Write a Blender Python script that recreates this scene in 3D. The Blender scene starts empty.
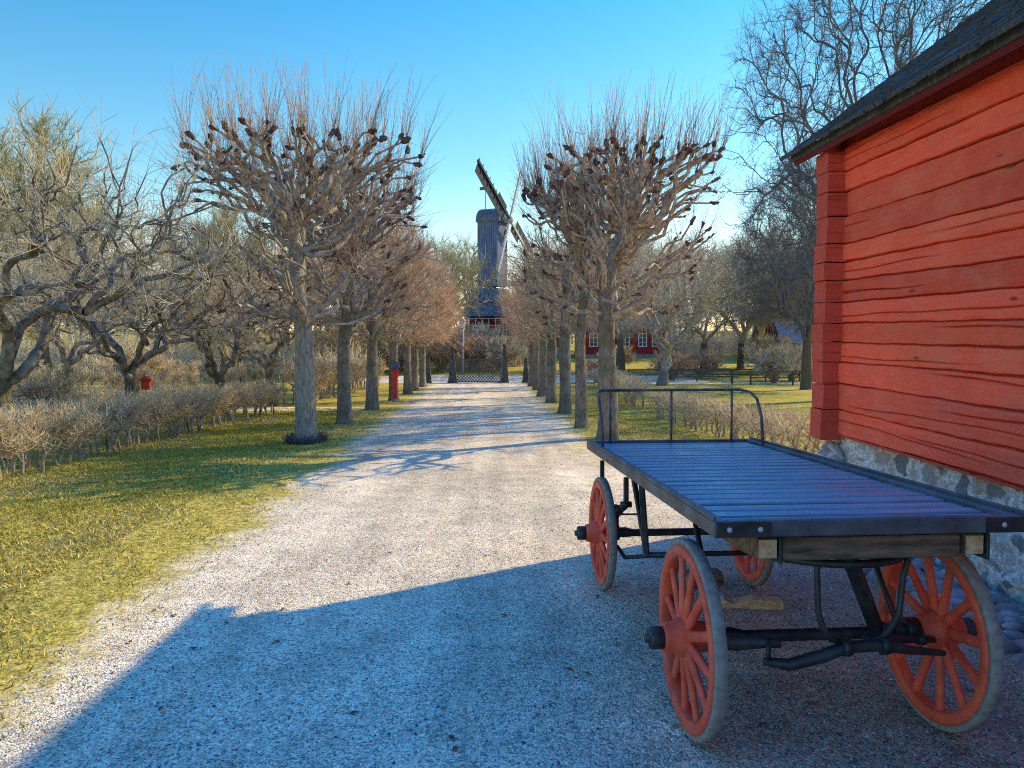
import bpy, math, random
import numpy as np
from mathutils import Vector, Matrix, Quaternion

SC = bpy.context.scene
COL = SC.collection
R = math.radians
rng = np.random.default_rng(7)
random.seed(7)

# ------------------------------------------------------------------ ground
def G(x, y):
    x = np.asarray(x, float); y = np.asarray(y, float)
    z = np.interp(y, [-60, 0, 46, 50, 54, 62, 76, 95, 140, 700], [2.0, 0, -1.56, -1.64, -1.62, -1.42, -1.08, -.85, -.5, 2.0])
    z = z + .010*np.sin(x*1.9+.6*np.sin(y*.8))*np.cos(y*1.3+.4) + .012*np.sin(x*.7+1.3)*np.sin(y*.55)
    return z
def g(x, y): return float(G(x, y))

# ------------------------------------------------------------------ objects
def link(name, me, mats=None, parent=None, shift=None):
    o = bpy.data.objects.new(name, me); COL.objects.link(o)
    if mats is not None:
        for m in (mats if isinstance(mats, (list, tuple)) else [mats]):
            if m.name not in [k.name for k in me.materials if k]: me.materials.append(m)
    if parent is not None: o.parent = parent
    return o
def tag(o, label=None, cat=None, group=None, kind=None):
    if label: o['label'] = label
    if cat: o['category'] = cat
    if group: o['group'] = group
    if kind: o['kind'] = kind
    return o
def empty(name, loc=(0, 0, 0), rot=(0, 0, 0), label=None, cat=None, group=None):
    o = bpy.data.objects.new(name, None); COL.objects.link(o)
    o.location = loc; o.rotation_euler = rot; o.empty_display_size = .2
    return tag(o, label, cat, group)
def copy_tree(o, parent=None):
    c = o.copy(); COL.objects.link(c)
    if parent is not None: c.parent = parent
    for ch in list(o.children): copy_tree(ch, c)
    return c

def np_mesh(name, V, F, smooth=False, matidx=None, colors=None):
    """V (n,3); F list of arrays (m,k)"""
    me = bpy.data.meshes.new(name)
    V = np.ascontiguousarray(V, dtype=np.float32)
    if not isinstance(F, (list, tuple)): F = [F]
    F = [np.asarray(f, dtype=np.int32) for f in F if len(f)]
    nl = sum(f.size for f in F); nf = sum(len(f) for f in F)
    me.vertices.add(len(V)); me.vertices.foreach_set('co', V.ravel())
    me.loops.add(nl); me.loops.foreach_set('vertex_index', np.concatenate([f.ravel() for f in F]))
    me.polygons.add(nf)
    tot = np.concatenate([np.full(len(f), f.shape[1], np.int32) for f in F])
    st = np.concatenate([[0], np.cumsum(tot)[:-1]]).astype(np.int32)
    me.polygons.foreach_set('loop_start', st); me.polygons.foreach_set('loop_total', tot)
    if smooth: me.polygons.foreach_set('use_smooth', np.ones(nf, bool))
    if matidx is not None: me.polygons.foreach_set('material_index', np.asarray(matidx, np.int32))
    if colors is not None:
        at = me.color_attributes.new('Col', 'FLOAT_COLOR', 'POINT')
        c = np.ones((len(V), 4), np.float32); c[:, :3] = colors
        at.data.foreach_set('color', c.ravel())
    me.update(calc_edges=True); me.validate(clean_customdata=False)
    return me

class MB:
    """simple mesh collector (boxes, cylinders, lathes, bars)"""
    def __init__(s): s.v = []; s.f = []; s.sm = []
    def add(s, V, F, smooth=False):
        n = len(s.v); s.v += [tuple(p) for p in V]; s.f += [tuple(i+n for i in f) for f in F]; s.sm += [smooth]*len(F); return s
    def box(s, c, d, rot=None, bev=0.0, jit=0.0):
        x, y, z = d[0]/2, d[1]/2, d[2]/2
        if bev > 0:
            b = min(bev, x*.9, y*.9, z*.9); P = []
            for sz in (-1, 1):
                for sx, sy in ((-1, -1), (1, -1), (1, 1), (-1, 1)):
                    P += [(sx*(x-b), sy*(y-b), sz*z), (sx*x, sy*(y-b), sz*(z-b)), (sx*(x-b), sy*y, sz*(z-b))]
            F = []
            def idx(k, c, t): return (0 if k < 0 else 12)+c*3+t
            F.append([idx(-1, c, 0) for c in (3, 2, 1, 0)]); F.append([idx(1, c, 0) for c in (0, 1, 2, 3)])
            # sides: x faces corners order 0(-,-)1(+,-)2(+,+)3(-,+)
            F.append([idx(-1, 1, 1), idx(-1, 2, 1), idx(1, 2, 1), idx(1, 1, 1)])
            F.append([idx(-1, 3, 1), idx(-1, 0, 1), idx(1, 0, 1), idx(1, 3, 1)])
            F.append([idx(-1, 0, 2), idx(-1, 1, 2), idx(1, 1, 2), idx(1, 0, 2)])
            F.append([idx(-1, 2, 2), idx(-1, 3, 2), idx(1, 3, 2), idx(1, 2, 2)])
            for k in (-1, 1):
                for a, b2, t in ((0, 1, 2), (1, 2, 1), (2, 3, 2), (3, 0, 1)):
                    q = [idx(k, a, 0), idx(k, b2, 0), idx(k, b2, t), idx(k, a, t)]
                    F.append(q)
            for e in range(4):
                F.append([idx(-1, e, 1), idx(1, e, 1), idx(1, e, 2), idx(-1, e, 2)])
                for k in (-1, 1): F.append([idx(k, e, 0), idx(k, e, 1), idx(k, e, 2)])
        else:
            P = [(sx*x, sy*y, sz*z) for sz in (-1, 1) for sx, sy in ((-1, -1), (1, -1), (1, 1), (-1, 1))]
            F = [(3, 2, 1, 0), (4, 5, 6, 7), (0, 1, 5, 4), (1, 2, 6, 5), (2, 3, 7, 6), (3, 0, 4, 7)]
        Q = []
        for p in P:
            p = Vector(p)
            if jit: p += Vector((random.uniform(-jit, jit), random.uniform(-jit, jit), random.uniform(-jit, jit)))
            if rot is not None: p = rot @ p
            Q.append(p+Vector(c))
        return s.add(Q, F)
    def bar(s, a, b, w, h=None, bev=0.004, up=(0, 0, 1)):
        """square bar from a to b, w across, h along up"""
        a = Vector(a); b = Vector(b); h = h or w
        y = (b-a); L = y.length; y.normalize(); u = Vector(up)
        x = y.cross(u)
        if x.length < 1e-4: x = y.cross(Vector((1, 0, 0)))
        x.normalize(); z = x.cross(y)
        M = Matrix((x, y, z)).transposed()
        return s.box((a+b)/2, (w, L, h), M, bev)
    def tube(s, pts, r, n=10, cap=True):
        pts = [Vector(p) for p in pts]; k = len(pts)
        rr = r if isinstance(r, (list, tuple)) else [r]*k
        ref = None; P = []
        for i, p in enumerate(pts):
            t = (pts[min(i+1, k-1)]-pts[max(i-1, 0)]).normalized()
            if ref is None:
                ref = t.cross(Vector((0, 0, 1)))
                if ref.length < .05: ref = t.cross(Vector((1, 0, 0)))
            ref = (ref-t*ref.dot(t)).normalized(); b = t.cross(ref)
            for j in range(n):
                a = 2*math.pi*j/n; P.append(p+(ref*math.cos(a)+b*math.sin(a))*rr[i])
        F = []
        for i in range(k-1):
            for j in range(n):
                F.append((i*n+j, i*n+(j+1) % n, (i+1)*n+(j+1) % n, (i+1)*n+j))
        s.add(P, F, True)
        if cap:
            m = len(s.v)-k*n
            s.f.append(tuple(m+j for j in range(n))[::-1]); s.sm.append(False)
            s.f.append(tuple(m+(k-1)*n+j for j in range(n))); s.sm.append(False)
        return s
    def lathe(s, prof, n=24, axis='z', c=(0, 0, 0), closed=False, smooth=True):
        """prof: [(r, h)] revolve around axis; closed -> ring"""
        P = []
        for r, h in prof:
            for j in range(n):
                a = 2*math.pi*j/n; u, v = r*math.cos(a), r*math.sin(a)
                p = {'z': (u, v, h), 'x': (h, u, v), 'y': (u, h, v)}[axis]
                P.append((p[0]+c[0], p[1]+c[1], p[2]+c[2]))
        k = len(prof); F = []
        for i in range(k if closed else k-1):
            i2 = (i+1) % k
            for j in range(n): F.append((i*n+j, i*n+(j+1) % n, i2*n+(j+1) % n, i2*n+j))
        m = len(s.v); s.add(P, F, smooth)
        if not closed:
            s.f.append(tuple(m+j for j in range(n))[::-1]); s.sm.append(False)
            s.f.append(tuple(m+(k-1)*n+j for j in range(n))); s.sm.append(False)
        return s
    def prism(s, poly, y0, y1, axis='y'):
        """poly [(a,b)] extruded"""
        n = len(poly); P = []
        for t in (y0, y1):
            for a, b in poly: P.append({'y': (a, t, b), 'x': (t, a, b), 'z': (a, b, t)}[axis])
        F = [tuple(range(n)), tuple(range(2*n-1, n-1, -1))]
        for i in range(n): F.append(((i+1) % n, i, n+i, n+(i+1) % n))
        return s.add(P, F)
    def blob(s, c, r, sq=(1, 1, 1), seed=0, n=8, amp=.15, smooth=True):
        rs = random.Random(seed); ph = [rs.uniform(0, 6.28) for _ in range(6)]
        P = []; m = n*2
        for i in range(n+1):
            th = math.pi*i/n
            for j in range(m):
                a = 2*math.pi*j/m
                d = Vector((math.sin(th)*math.cos(a), math.sin(th)*math.sin(a), math.cos(th)))
                k = 1+amp*(math.sin(3*d.x+ph[0])+math.sin(4*d.y+ph[1])+math.sin(3.3*d.z+ph[2])+.6*math.sin(7*d.x+5*d.y+ph[3]))/2
                P.append((c[0]+d.x*r*k*sq[0], c[1]+d.y*r*k*sq[1], c[2]+d.z*r*k*sq[2]))
        F = []
        for i in range(n):
            for j in range(m):
                q = (i*m+j, (i+1)*m+j, (i+1)*m+(j+1) % m, i*m+(j+1) % m)
                F.append(q)
        return s.add(P, F, smooth)
    def build(s, name, mats, parent=None, fixn=True):
        import bmesh
        me = bpy.data.meshes.new(name); me.from_pydata(s.v, [], s.f)
        me.polygons.foreach_set('use_smooth', s.sm)
        if fixn:
            bm = bmesh.new(); bm.from_mesh(me)
            bmesh.ops.remove_doubles(bm, verts=bm.verts, dist=1e-6)
            bmesh.ops.recalc_face_normals(bm, faces=bm.faces); bm.to_mesh(me); bm.free()
        me.update()
        return link(name, me, mats, parent)

class Tubes:
    """vectorised polyline tubes"""
    def __init__(s): s.g = {}
    def add(s, P, r, sides, col=None):
        """P (m,k,3), r (m,k)"""
        P = np.asarray(P, float); r = np.asarray(r, float)
        if P.ndim == 2: P = P[None]; r = r[None]
        s.g.setdefault((P.shape[1], sides), []).append((P, np.broadcast_to(r, P.shape[:2])))
    def arrays(s):
        VV = []; FF = []; off = 0
        for (k, n), L in s.g.items():
            P = np.concatenate([a for a, b in L]); r = np.concatenate([b for a, b in L])
            m = len(P)
            T = np.empty_like(P); T[:, 1:-1] = P[:, 2:]-P[:, :-2]; T[:, 0] = P[:, 1]-P[:, 0]; T[:, -1] = P[:, -1]-P[:, -2]
            T /= np.linalg.norm(T, axis=2, keepdims=True)+1e-9
            ax = P[:, -1]-P[:, 0]; ax /= np.linalg.norm(ax, axis=1, keepdims=True)+1e-9
            ref = np.cross(ax, np.array([.31, .17, .93])); bad = np.linalg.norm(ref, axis=1) < .1
            ref[bad] = np.cross(ax[bad], np.array([1., 0, 0]))
            U = ref[:, None, :]-T*np.sum(ref[:, None, :]*T, axis=2, keepdims=True)
            U /= np.linalg.norm(U, axis=2, keepdims=True)+1e-9
            W = np.cross(T, U)
            a = np.arange(n)*2*np.pi/n
            V = P[:, :, None, :]+r[:, :, None, None]*(U[:, :, None, :]*np.cos(a)[None, None, :, None]+W[:, :, None, :]*np.sin(a)[None, None, :, None])
            V = V.reshape(-1, 3)
            i, j = np.meshgrid(np.arange(k-1), np.arange(n), indexing='ij')
            q = np.stack([i*n+j, i*n+(j+1) % n, (i+1)*n+(j+1) % n, (i+1)*n+j], -1).reshape(-1, 4)
            F = (q[None]+(np.arange(m)*k*n)[:, None, None]).reshape(-1, 4)+off
            VV.append(V); FF.append(F); off += len(V)
        return np.concatenate(VV), np.concatenate(FF)
    def mesh(s, name, smooth=True):
        V, F = s.arrays(); return np_mesh(name, V, F, smooth)

# ------------------------------------------------------------------ materials
class NT:
    def __init__(s, name):
        s.m = bpy.data.materials.new(name); s.m.use_nodes = True
        s.t = s.m.node_tree; s.t.nodes.clear()
        s.out = s.t.nodes.new('ShaderNodeOutputMaterial')
    def n(s, typ, **kw):
        nd = s.t.nodes.new(typ)
        for k, v in kw.items():
            if k.startswith('i_'): s.set(nd, k[2:].replace('_', ' '), v)
            else: setattr(nd, k, v)
        return nd
    def set(s, nd, k, v):
        inp = nd.inputs[int(k)] if k.isdigit() else nd.inputs[k]
        if hasattr(v, 'is_linked') or hasattr(v, 'links'): s.t.links.new(v, inp)
        else: inp.default_value = v
    def coord(s, scale=(1, 1, 1), kind='Object', rot=(0, 0, 0)):
        tc = s.n('ShaderNodeTexCoord')
        mp = s.n('ShaderNodeMapping'); s.t.links.new(tc.outputs[kind], mp.inputs['Vector'])
        mp.inputs['Scale'].default_value = scale; mp.inputs['Rotation'].default_value = rot
        return mp.outputs[0]
    def pos(s, scale=(1, 1, 1)):
        ge = s.n('ShaderNodeNewGeometry')
        mp = s.n('ShaderNodeMapping'); s.t.links.new(ge.outputs['Position'], mp.inputs['Vector'])
        mp.inputs['Scale'].default_value = scale
        return mp.outputs[0]
    def noise(s, vec, scale=1., detail=4., rough=.55, dist=0.):
        nd = s.n('ShaderNodeTexNoise', i_Vector=vec, i_Scale=scale, i_Detail=detail, i_Roughness=rough, i_Distortion=dist)
        return nd.outputs['Fac']
    def voro(s, vec, scale, feature='F1', out='Distance', rnd=1.):
        nd = s.n('ShaderNodeTexVoronoi', feature=feature, i_Vector=vec, i_Scale=scale, i_Randomness=rnd)
        return nd.outputs[out]
    def ramp(s, fac, stops, interp='LINEAR'):
        nd = s.n('ShaderNodeValToRGB', i_Fac=fac); cr = nd.color_ramp; cr.interpolation = interp
        while len(cr.elements) < len(stops): cr.elements.new(.5)
        for e, (p, c) in zip(cr.elements, stops):
            e.position = p; e.color = (c, c, c, 1) if isinstance(c, (int, float)) else (*c, 1)
        return nd.outputs['Color']
    def mix(s, fac, a, b, mode='MIX'):
        nd = s.n('ShaderNodeMix', data_type='RGBA', blend_type=mode)
        for k, v in ((0, fac), (6, a), (7, b)):
            if hasattr(v, 'links'): s.t.links.new(v, nd.inputs[k])
            elif k == 0: nd.inputs[k].default_value = v
            else: nd.inputs[k].default_value = (*v, 1) if len(v) == 3 else v
        return nd.outputs[2]
    def math(s, op, a, b=0., clamp=False):
        nd = s.n('ShaderNodeMath', operation=op, use_clamp=clamp)
        for k, v in ((0, a), (1, b)):
            if hasattr(v, 'links'): s.t.links.new(v, nd.inputs[k])
            else: nd.inputs[k].default_value = v
        return nd.outputs[0]
    def bump(s, h, strength=.5, dist=.01, normal=None):
        nd = s.n('ShaderNodeBump', i_Height=h, i_Strength=strength, i_Distance=dist)
        if normal is not None: s.t.links.new(normal, nd.inputs['Normal'])
        return nd.outputs[0]
    def bsdf(s, color, rough=.8, normal=None, spec=.3, metal=0., **kw):
        b = s.n('ShaderNodeBsdfPrincipled')
        for k, v in (('Base Color', color), ('Roughness', rough), ('Specular IOR Level', spec), ('Metallic', metal)):
            if hasattr(v, 'links'): s.t.links.new(v, b.inputs[k])
            else: b.inputs[k].default_value = (*v, 1) if k == 'Base Color' else v
        for k, v in kw.items(): b.inputs[k.replace('_', ' ')].default_value = v
        if normal is not None: s.t.links.new(normal, b.inputs['Normal'])
        s.t.links.new(b.outputs[0], s.out.inputs[0])
        return s.m

def m_simple(name, c1, c2, scale=6., rough=.75, stretch=(1, 1, 1), bump=.3, bd=.01, spec=.3, detail=6., lo=.35, hi=.65):
    t = NT(name); v = t.coord(stretch)
    n = t.noise(v, scale, detail, .6)
    col = t.ramp(n, [(lo, c1), (hi, c2)])
    n2 = t.noise(v, scale*4, 4, .6)
    return t.bsdf(col, rough, t.bump(n2, bump, bd), spec)

def m_bark(name, dark, light, moss=None, vs=.25):
    t = NT(name); v = t.coord((1, 1, vs)); w = t.coord((1, 1, 1))
    n = t.noise(v, 26, 6, .7); big = t.noise(w, 2.5, 3, .5)
    col = t.ramp(n, [(.3, dark), (.68, light)])
    if moss: col = t.mix(t.ramp(big, [(.45, 0.), (.68, .8)]), col, moss)
    vor = t.voro(v, 30, 'DISTANCE_TO_EDGE')
    h = t.math('ADD', n, t.math('MULTIPLY', vor, 1.2))
    return t.bsdf(col, .9, t.bump(h, .9, .02), .15)

M = {}
M['bark_lime'] = m_bark('bark_lime', (.09, .078, .067), (.37, .325, .28), (.10, .10, .05))
M['bark_light'] = m_bark('bark_light', (.13, .115, .095), (.46, .42, .36))
M['bark_dark'] = m_bark('bark_dark', (.045, .04, .034), (.22, .195, .165), (.16, .155, .07))
M['limb'] = m_simple('limb_bark', (.19, .15, .12), (.54, .46, .375), 9, .9, spec=.1)
M['limb_dark'] = m_simple('limb_bark_dark', (.08, .066, .054), (.36, .31, .25), 6, .9, spec=.1)
M['twig_pale'] = m_simple('twig_pale', (.46, .36, .23), (.80, .67, .47), 2, .85)
M['limb_tan'] = m_simple('limb_bark_tan', (.24, .195, .135), (.64, .55, .41), 7, .9, spec=.1)
M['knuckle'] = m_simple('knuckle_bark', (.075, .042, .036), (.26, .17, .14), 20, .95, spec=.1, bump=1., bd=.03)
M['shoot'] = m_simple('shoot_bark', (.27, .165, .12), (.50, .36, .26), 3, .75)
M['twig_orange'] = m_simple('twig_orange', (.48, .28, .16), (.76, .52, .34), 2, .8)
M['twig_tan'] = m_simple('twig_tan', (.52, .41, .25), (.80, .67, .45), 2, .85)
M['twig_grey'] = m_simple('twig_grey', (.42, .36, .29), (.70, .63, .53), 2, .85)
M['twig_green'] = m_simple('twig_green', (.32, .29, .14), (.54, .49, .27), 1.5, .85)
M['twig_dark'] = m_simple('twig_dark', (.075, .075, .085), (.20, .195, .205), 2, .85)
M['hedge_tip'] = m_simple('hedge_tip', (.50, .38, .24), (.80, .66, .44), 3, .85)
M['hedge_stem'] = m_simple('hedge_stem', (.17, .135, .105), (.50, .42, .33), 8, .9)

def grass_col(t, v):
    n1 = t.noise(v, .9, 5, .6); n2 = t.noise(v, 9, 6, .65); n3 = t.noise(v, 48, 5, .75)
    a = t.ramp(n1, [(.33, (.24, .23, .040)), (.52, (.52, .41, .085)), (.70, (.64, .50, .16))])
    b = t.ramp(n2, [(.3, (.19, .195, .036)), (.5, (.52, .42, .09)), (.72, (.74, .59, .26))])
    c = t.mix(.6, a, b)
    d = t.ramp(n3, [(.34, .28), (.62, 1.35)])
    c = t.mix(1., c, d, 'MULTIPLY')
    n4 = t.noise(v, 17, 6, .8)
    c = t.mix(1., c, t.ramp(n4, [(.36, .34), (.5, .95), (.66, 1.4)]), 'MULTIPLY')
    c = t.mix(t.ramp(t.noise(v, 31, 4, .8), [(.60, 0.), (.68, .7)]), c, (.50, .40, .22))
    c = t.mix(1., c, (1.08, 1.05, .80), 'MULTIPLY')
    h = t.math('ADD', t.math('MULTIPLY', n3, .6), n2)
    return c, h
def gravel_col(t, v):
    ce = t.n('ShaderNodeTexVoronoi', i_Vector=v, i_Scale=104.); cc = t.n('ShaderNodeTexVoronoi', i_Vector=v, i_Scale=52.)
    cf = t.noise(v, 230, 3, .6)
    sep = t.n('ShaderNodeSeparateColor', i_Color=ce.outputs['Color']).outputs
    sep2 = t.n('ShaderNodeSeparateColor', i_Color=cc.outputs['Color']).outputs
    c = t.ramp(sep[0], [(0, (.16, .16, .165)), (.28, (.43, .415, .41)), (.62, (.58, .56, .545)), (.88, (.70, .68, .66)), (.97, (.84, .82, .80))])
    big = t.math('GREATER_THAN', sep2[0], .80)
    c2 = t.ramp(sep2[1], [(0, (.20, .19, .19)), (1, (.85, .82, .80))])
    c = t.mix(t.math('MULTIPLY', big, .8), c, c2)
    n1 = t.noise(v, .55, 5, .6); n2 = t.noise(v, 3.2, 6, .65)
    c = t.mix(1., c, t.ramp(n1, [(.3, .80), (.7, 1.12)]), 'MULTIPLY')
    c = t.mix(1., c, t.ramp(n2, [(.32, .78), (.6, 1.1)]), 'MULTIPLY')
    c = t.mix(1., c, t.ramp(cf, [(.3, .8), (.65, 1.15)]), 'MULTIPLY')
    h = t.math('ADD', t.math('MULTIPLY', ce.outputs['Distance'], -1.), t.math('MULTIPLY', t.math('MULTIPLY', cc.outputs['Distance'], -1.6), big))
    h = t.math('ADD', h, t.math('MULTIPLY', n2, .5))
    rut = t.noise(t.pos((1.5, .10, 1.)), 1.3, 4, .6)
    c = t.mix(1., c, t.ramp(rut, [(.34, .78), (.6, 1.06)]), 'MULTIPLY')
    c = t.mix(1., c, (1.68, 1.42, 1.03), 'MULTIPLY')
    return c, h
def make_ground():
    t = NT('grass_ground'); v = t.pos()
    c, h = grass_col(t, v)
    nb = t.noise(v, .35, 4, .6)
    far = t.ramp(nb, [(.5, 0.), (.7, .5)])
    c = t.mix(far, c, (.30, .23, .12))
    return t.bsdf(c, .95, t.bump(h, 1., .03), .1)
def make_path():
    t = NT('gravel_and_verge'); v = t.pos()
    sx = t.n('ShaderNodeSeparateXYZ', i_Vector=v).outputs
    n = t.noise(v, 1.1, 6, .65); nf = t.noise(v, 9, 5, .7)
    wob = t.math('ADD', t.math('MULTIPLY', t.math('SUBTRACT', n, .5), 1.5), t.math('MULTIPLY', t.math('SUBTRACT', nf, .5), .9))
    mL = t.math('ADD', sx[0], t.math('ADD', t.math('MULTIPLY', sx[1], .022), 2.12))
    mR = t.math('SUBTRACT', t.math('ADD', t.math('MULTIPLY', sx[1], .012), 1.62), sx[0])
    mY = t.math('SUBTRACT', 11.2, sx[1])
    m = t.math('MINIMUM', mL, t.math('MAXIMUM', mR, mY))
    f = t.n('ShaderNodeMapRange', i_Value=t.math('ADD', m, wob)); f.inputs['From Min'].default_value = -.22; f.inputs['From Max'].default_value = .22
    f = f.outputs[0]
    gc, gh = gravel_col(t, v); rc, rh = grass_col(t, v)
    # painted shade: gravel colour darkened under the wagon and towards the wall
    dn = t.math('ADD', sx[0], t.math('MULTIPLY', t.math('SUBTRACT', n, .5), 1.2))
    shade_x = t.n('ShaderNodeMapRange', i_Value=dn); shade_x.inputs['From Min'].default_value = .7; shade_x.inputs['From Max'].default_value = 2.0
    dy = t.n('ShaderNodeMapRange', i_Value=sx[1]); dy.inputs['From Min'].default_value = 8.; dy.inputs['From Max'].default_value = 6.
    yard_shade = t.math('MULTIPLY', shade_x.outputs[0], dy.outputs[0])
    gc = t.mix(t.math('MULTIPLY', yard_shade, .9), gc, t.mix(1., gc, (.42, .40, .40), 'MULTIPLY'))
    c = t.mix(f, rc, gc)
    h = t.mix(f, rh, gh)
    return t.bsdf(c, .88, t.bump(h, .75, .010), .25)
def make_gravel2():
    t = NT('gravel_side'); v = t.pos(); gc, gh = gravel_col(t, v)
    return t.bsdf(gc, .9, t.bump(gh, .6, .009), .2)
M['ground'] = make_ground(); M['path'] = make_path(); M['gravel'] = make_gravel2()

def m_attr(name, rough=.8, trans=.0):
    t = NT(name); a = t.n('ShaderNodeAttribute'); a.attribute_name = 'Col'
    return t.bsdf(a.outputs['Color'], rough, None, .2)
M['blade'] = m_attr('grass_blades'); M['pebble'] = m_attr('pebbles', .75)

def m_redwood(name, base=(.99, .125, .06), dark=(.82, .080, .042), axis='y', worn=True):
    t = NT(name)
    st = {'y': (14, .7, 14), 'z': (14, 14, .7), 'x': (.7, 14, 14)}[axis]
    v = t.coord(st); w = t.coord()
    n = t.noise(v, 2.2, 8, .68); big = t.noise(w, 1.4, 4, .6); fine = t.noise(v, 9, 4, .7)
    c = t.ramp(n, [(.30, dark), (.46, base), (.75, tuple(min(1, k*1.18) for k in base))])
    c = t.mix(t.ramp(big, [(.35, .5), (.6, 0.)]), c, tuple(k*.74 for k in base))
    if worn:
        sx = t.n('ShaderNodeSeparateXYZ', i_Vector=w).outputs
        zone = t.n('ShaderNodeMapRange', i_Value=sx[2]); zone.inputs['From Min'].default_value = 1.35; zone.inputs['From Max'].default_value = .75
        pn = t.noise(t.coord((5, 2.4, 5)), 3.5, 8, .72)
        pm = t.math('MULTIPLY', t.ramp(pn, [(.57, 0.), (.62, 1.)]), zone.outputs[0])
        c = t.mix(t.math('MULTIPLY', pm, .65), c, (.42, .27, .19))
        spn = t.noise(w, 22, 5, .7)
        c = t.mix(t.ramp(spn, [(.70, 0.), (.74, .5)]), c, (.55, .35, .25))
    kn = t.voro(t.coord((2.2, .9, 2.6)), 1.6)
    c = t.mix(t.ramp(kn, [(.045, .75), (.085, 0.)]), c, (.10, .018, .012))
    if worn:
        at = t.n('ShaderNodeAttribute'); at.attribute_name = 'Col'
        c = t.mix(1., c, at.outputs['Color'], 'MULTIPLY')
        streak = t.noise(t.coord((40, 1.3, 60)), 2.2, 5, .7)
        c = t.mix(t.ramp(streak, [(.60, 0.), (.70, .5)]), c, (.16, .028, .02))
        chalk = t.noise(t.coord((3, 1.2, 3)), 1.7, 7, .7)
        c = t.mix(t.ramp(chalk, [(.46, 0.), (.70, .45)]), c, (.86, .25, .15))
    h = t.math('ADD', n, t.math('MULTIPLY', fine, .5))
    return t.bsdf(c, .85, t.bump(h, .7, .012), .2)
M['red_log'] = m_redwood('red_log_paint')
M['red_end'] = m_redwood('red_log_end_paint', (.64, .10, .06), (.32, .04, .026), 'x', False)
M['red_board'] = m_redwood('red_board_paint', (.40, .040, .032), (.22, .020, .016), 'z', False)
M['red_board_dark'] = m_redwood('dark_red_board_paint', (.16, .022, .026), (.08, .012, .014), 'z', False)
M['orange_board'] = m_redwood('orange_board_paint', (.62, .20, .065), (.25, .07, .03), 'z', False)
M['white_paint'] = m_simple('white_paint', (.70, .70, .68), (.82, .82, .80), 8, .6)

def m_shake():
    t = NT('roof_shakes'); v = t.coord((5, 5, 1.2)); w = t.coord()
    n = t.noise(v, 6, 7, .7); b = t.noise(w, 5, 3, .6)
    c = t.ramp(n, [(.3, (.030, .032, .036)), (.55, (.085, .088, .095)), (.75, (.17, .17, .175))])
    c = t.mix(t.ramp(b, [(.5, 0.), (.7, .35)]), c, (.10, .11, .07))
    return t.bsdf(c, .85, t.bump(n, .8, .01), .25)
M['shake'] = m_shake()
def m_found():
    t = NT('rubble_plaster'); w = t.coord((1, 1, 1.25))
    wn = t.n('ShaderNodeTexNoise', i_Vector=w, i_Scale=5., i_Detail=4.).outputs['Color']
    vv = t.n('ShaderNodeVectorMath', operation='ADD'); t.set(vv, '0', w)
    sc = t.n('ShaderNodeVectorMath', operation='SCALE'); t.set(sc, '0', wn); sc.inputs['Scale'].default_value = .24; t.t.links.new(sc.outputs[0], vv.inputs[1])
    v = vv.outputs[0]
    d = t.voro(v, 5.2, 'DISTANCE_TO_EDGE'); cc = t.n('ShaderNodeTexVoronoi', i_Vector=v, i_Scale=5.2)
    sep = t.n('ShaderNodeSeparateColor', i_Color=cc.outputs['Color']).outputs
    stone = t.ramp(sep[0], [(0, (.07, .07, .075)), (.3, (.24, .23, .22)), (.5, (.44, .31, .20)), (.7, (.34, .34, .35)), (1, (.50, .47, .43))])
    n = t.noise(w, 24, 7, .7); n2 = t.noise(w, 3.2, 5, .65)
    plaster = t.ramp(n, [(.34, (.30, .28, .26)), (.62, (.86, .83, .78))])
    plaster = t.mix(t.ramp(n2, [(.5, 0.), (.66, .65)]), plaster, (.40, .28, .17))
    edge = t.math('ADD', d, t.math('MULTIPLY', t.math('SUBTRACT', n2, .52), .35))
    f = t.ramp(edge, [(.09, 0.), (.17, .8)])
    c = t.mix(f, plaster, stone)
    h = t.math('ADD', t.math('MULTIPLY', n, .5), t.math('MULTIPLY', f, .5))
    return t.bsdf(c, .92, t.bump(h, .8, .02), .2)
M['foundation'] = m_found()
M['cobble'] = m_simple('cobble_stone', (.13, .13, .14), (.50, .49, .48), 3.2, .7, spec=.35)
M['stone_dark'] = m_simple('dark_stone', (.045, .042, .042), (.13, .125, .12), 5, .85)
M['stone_white'] = m_simple('pale_stone', (.42, .40, .36), (.70, .67, .62), 2.5, .9)
M['stone_grey'] = m_simple('grey_stone', (.20, .20, .21), (.38, .38, .39), 6, .9)

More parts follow.
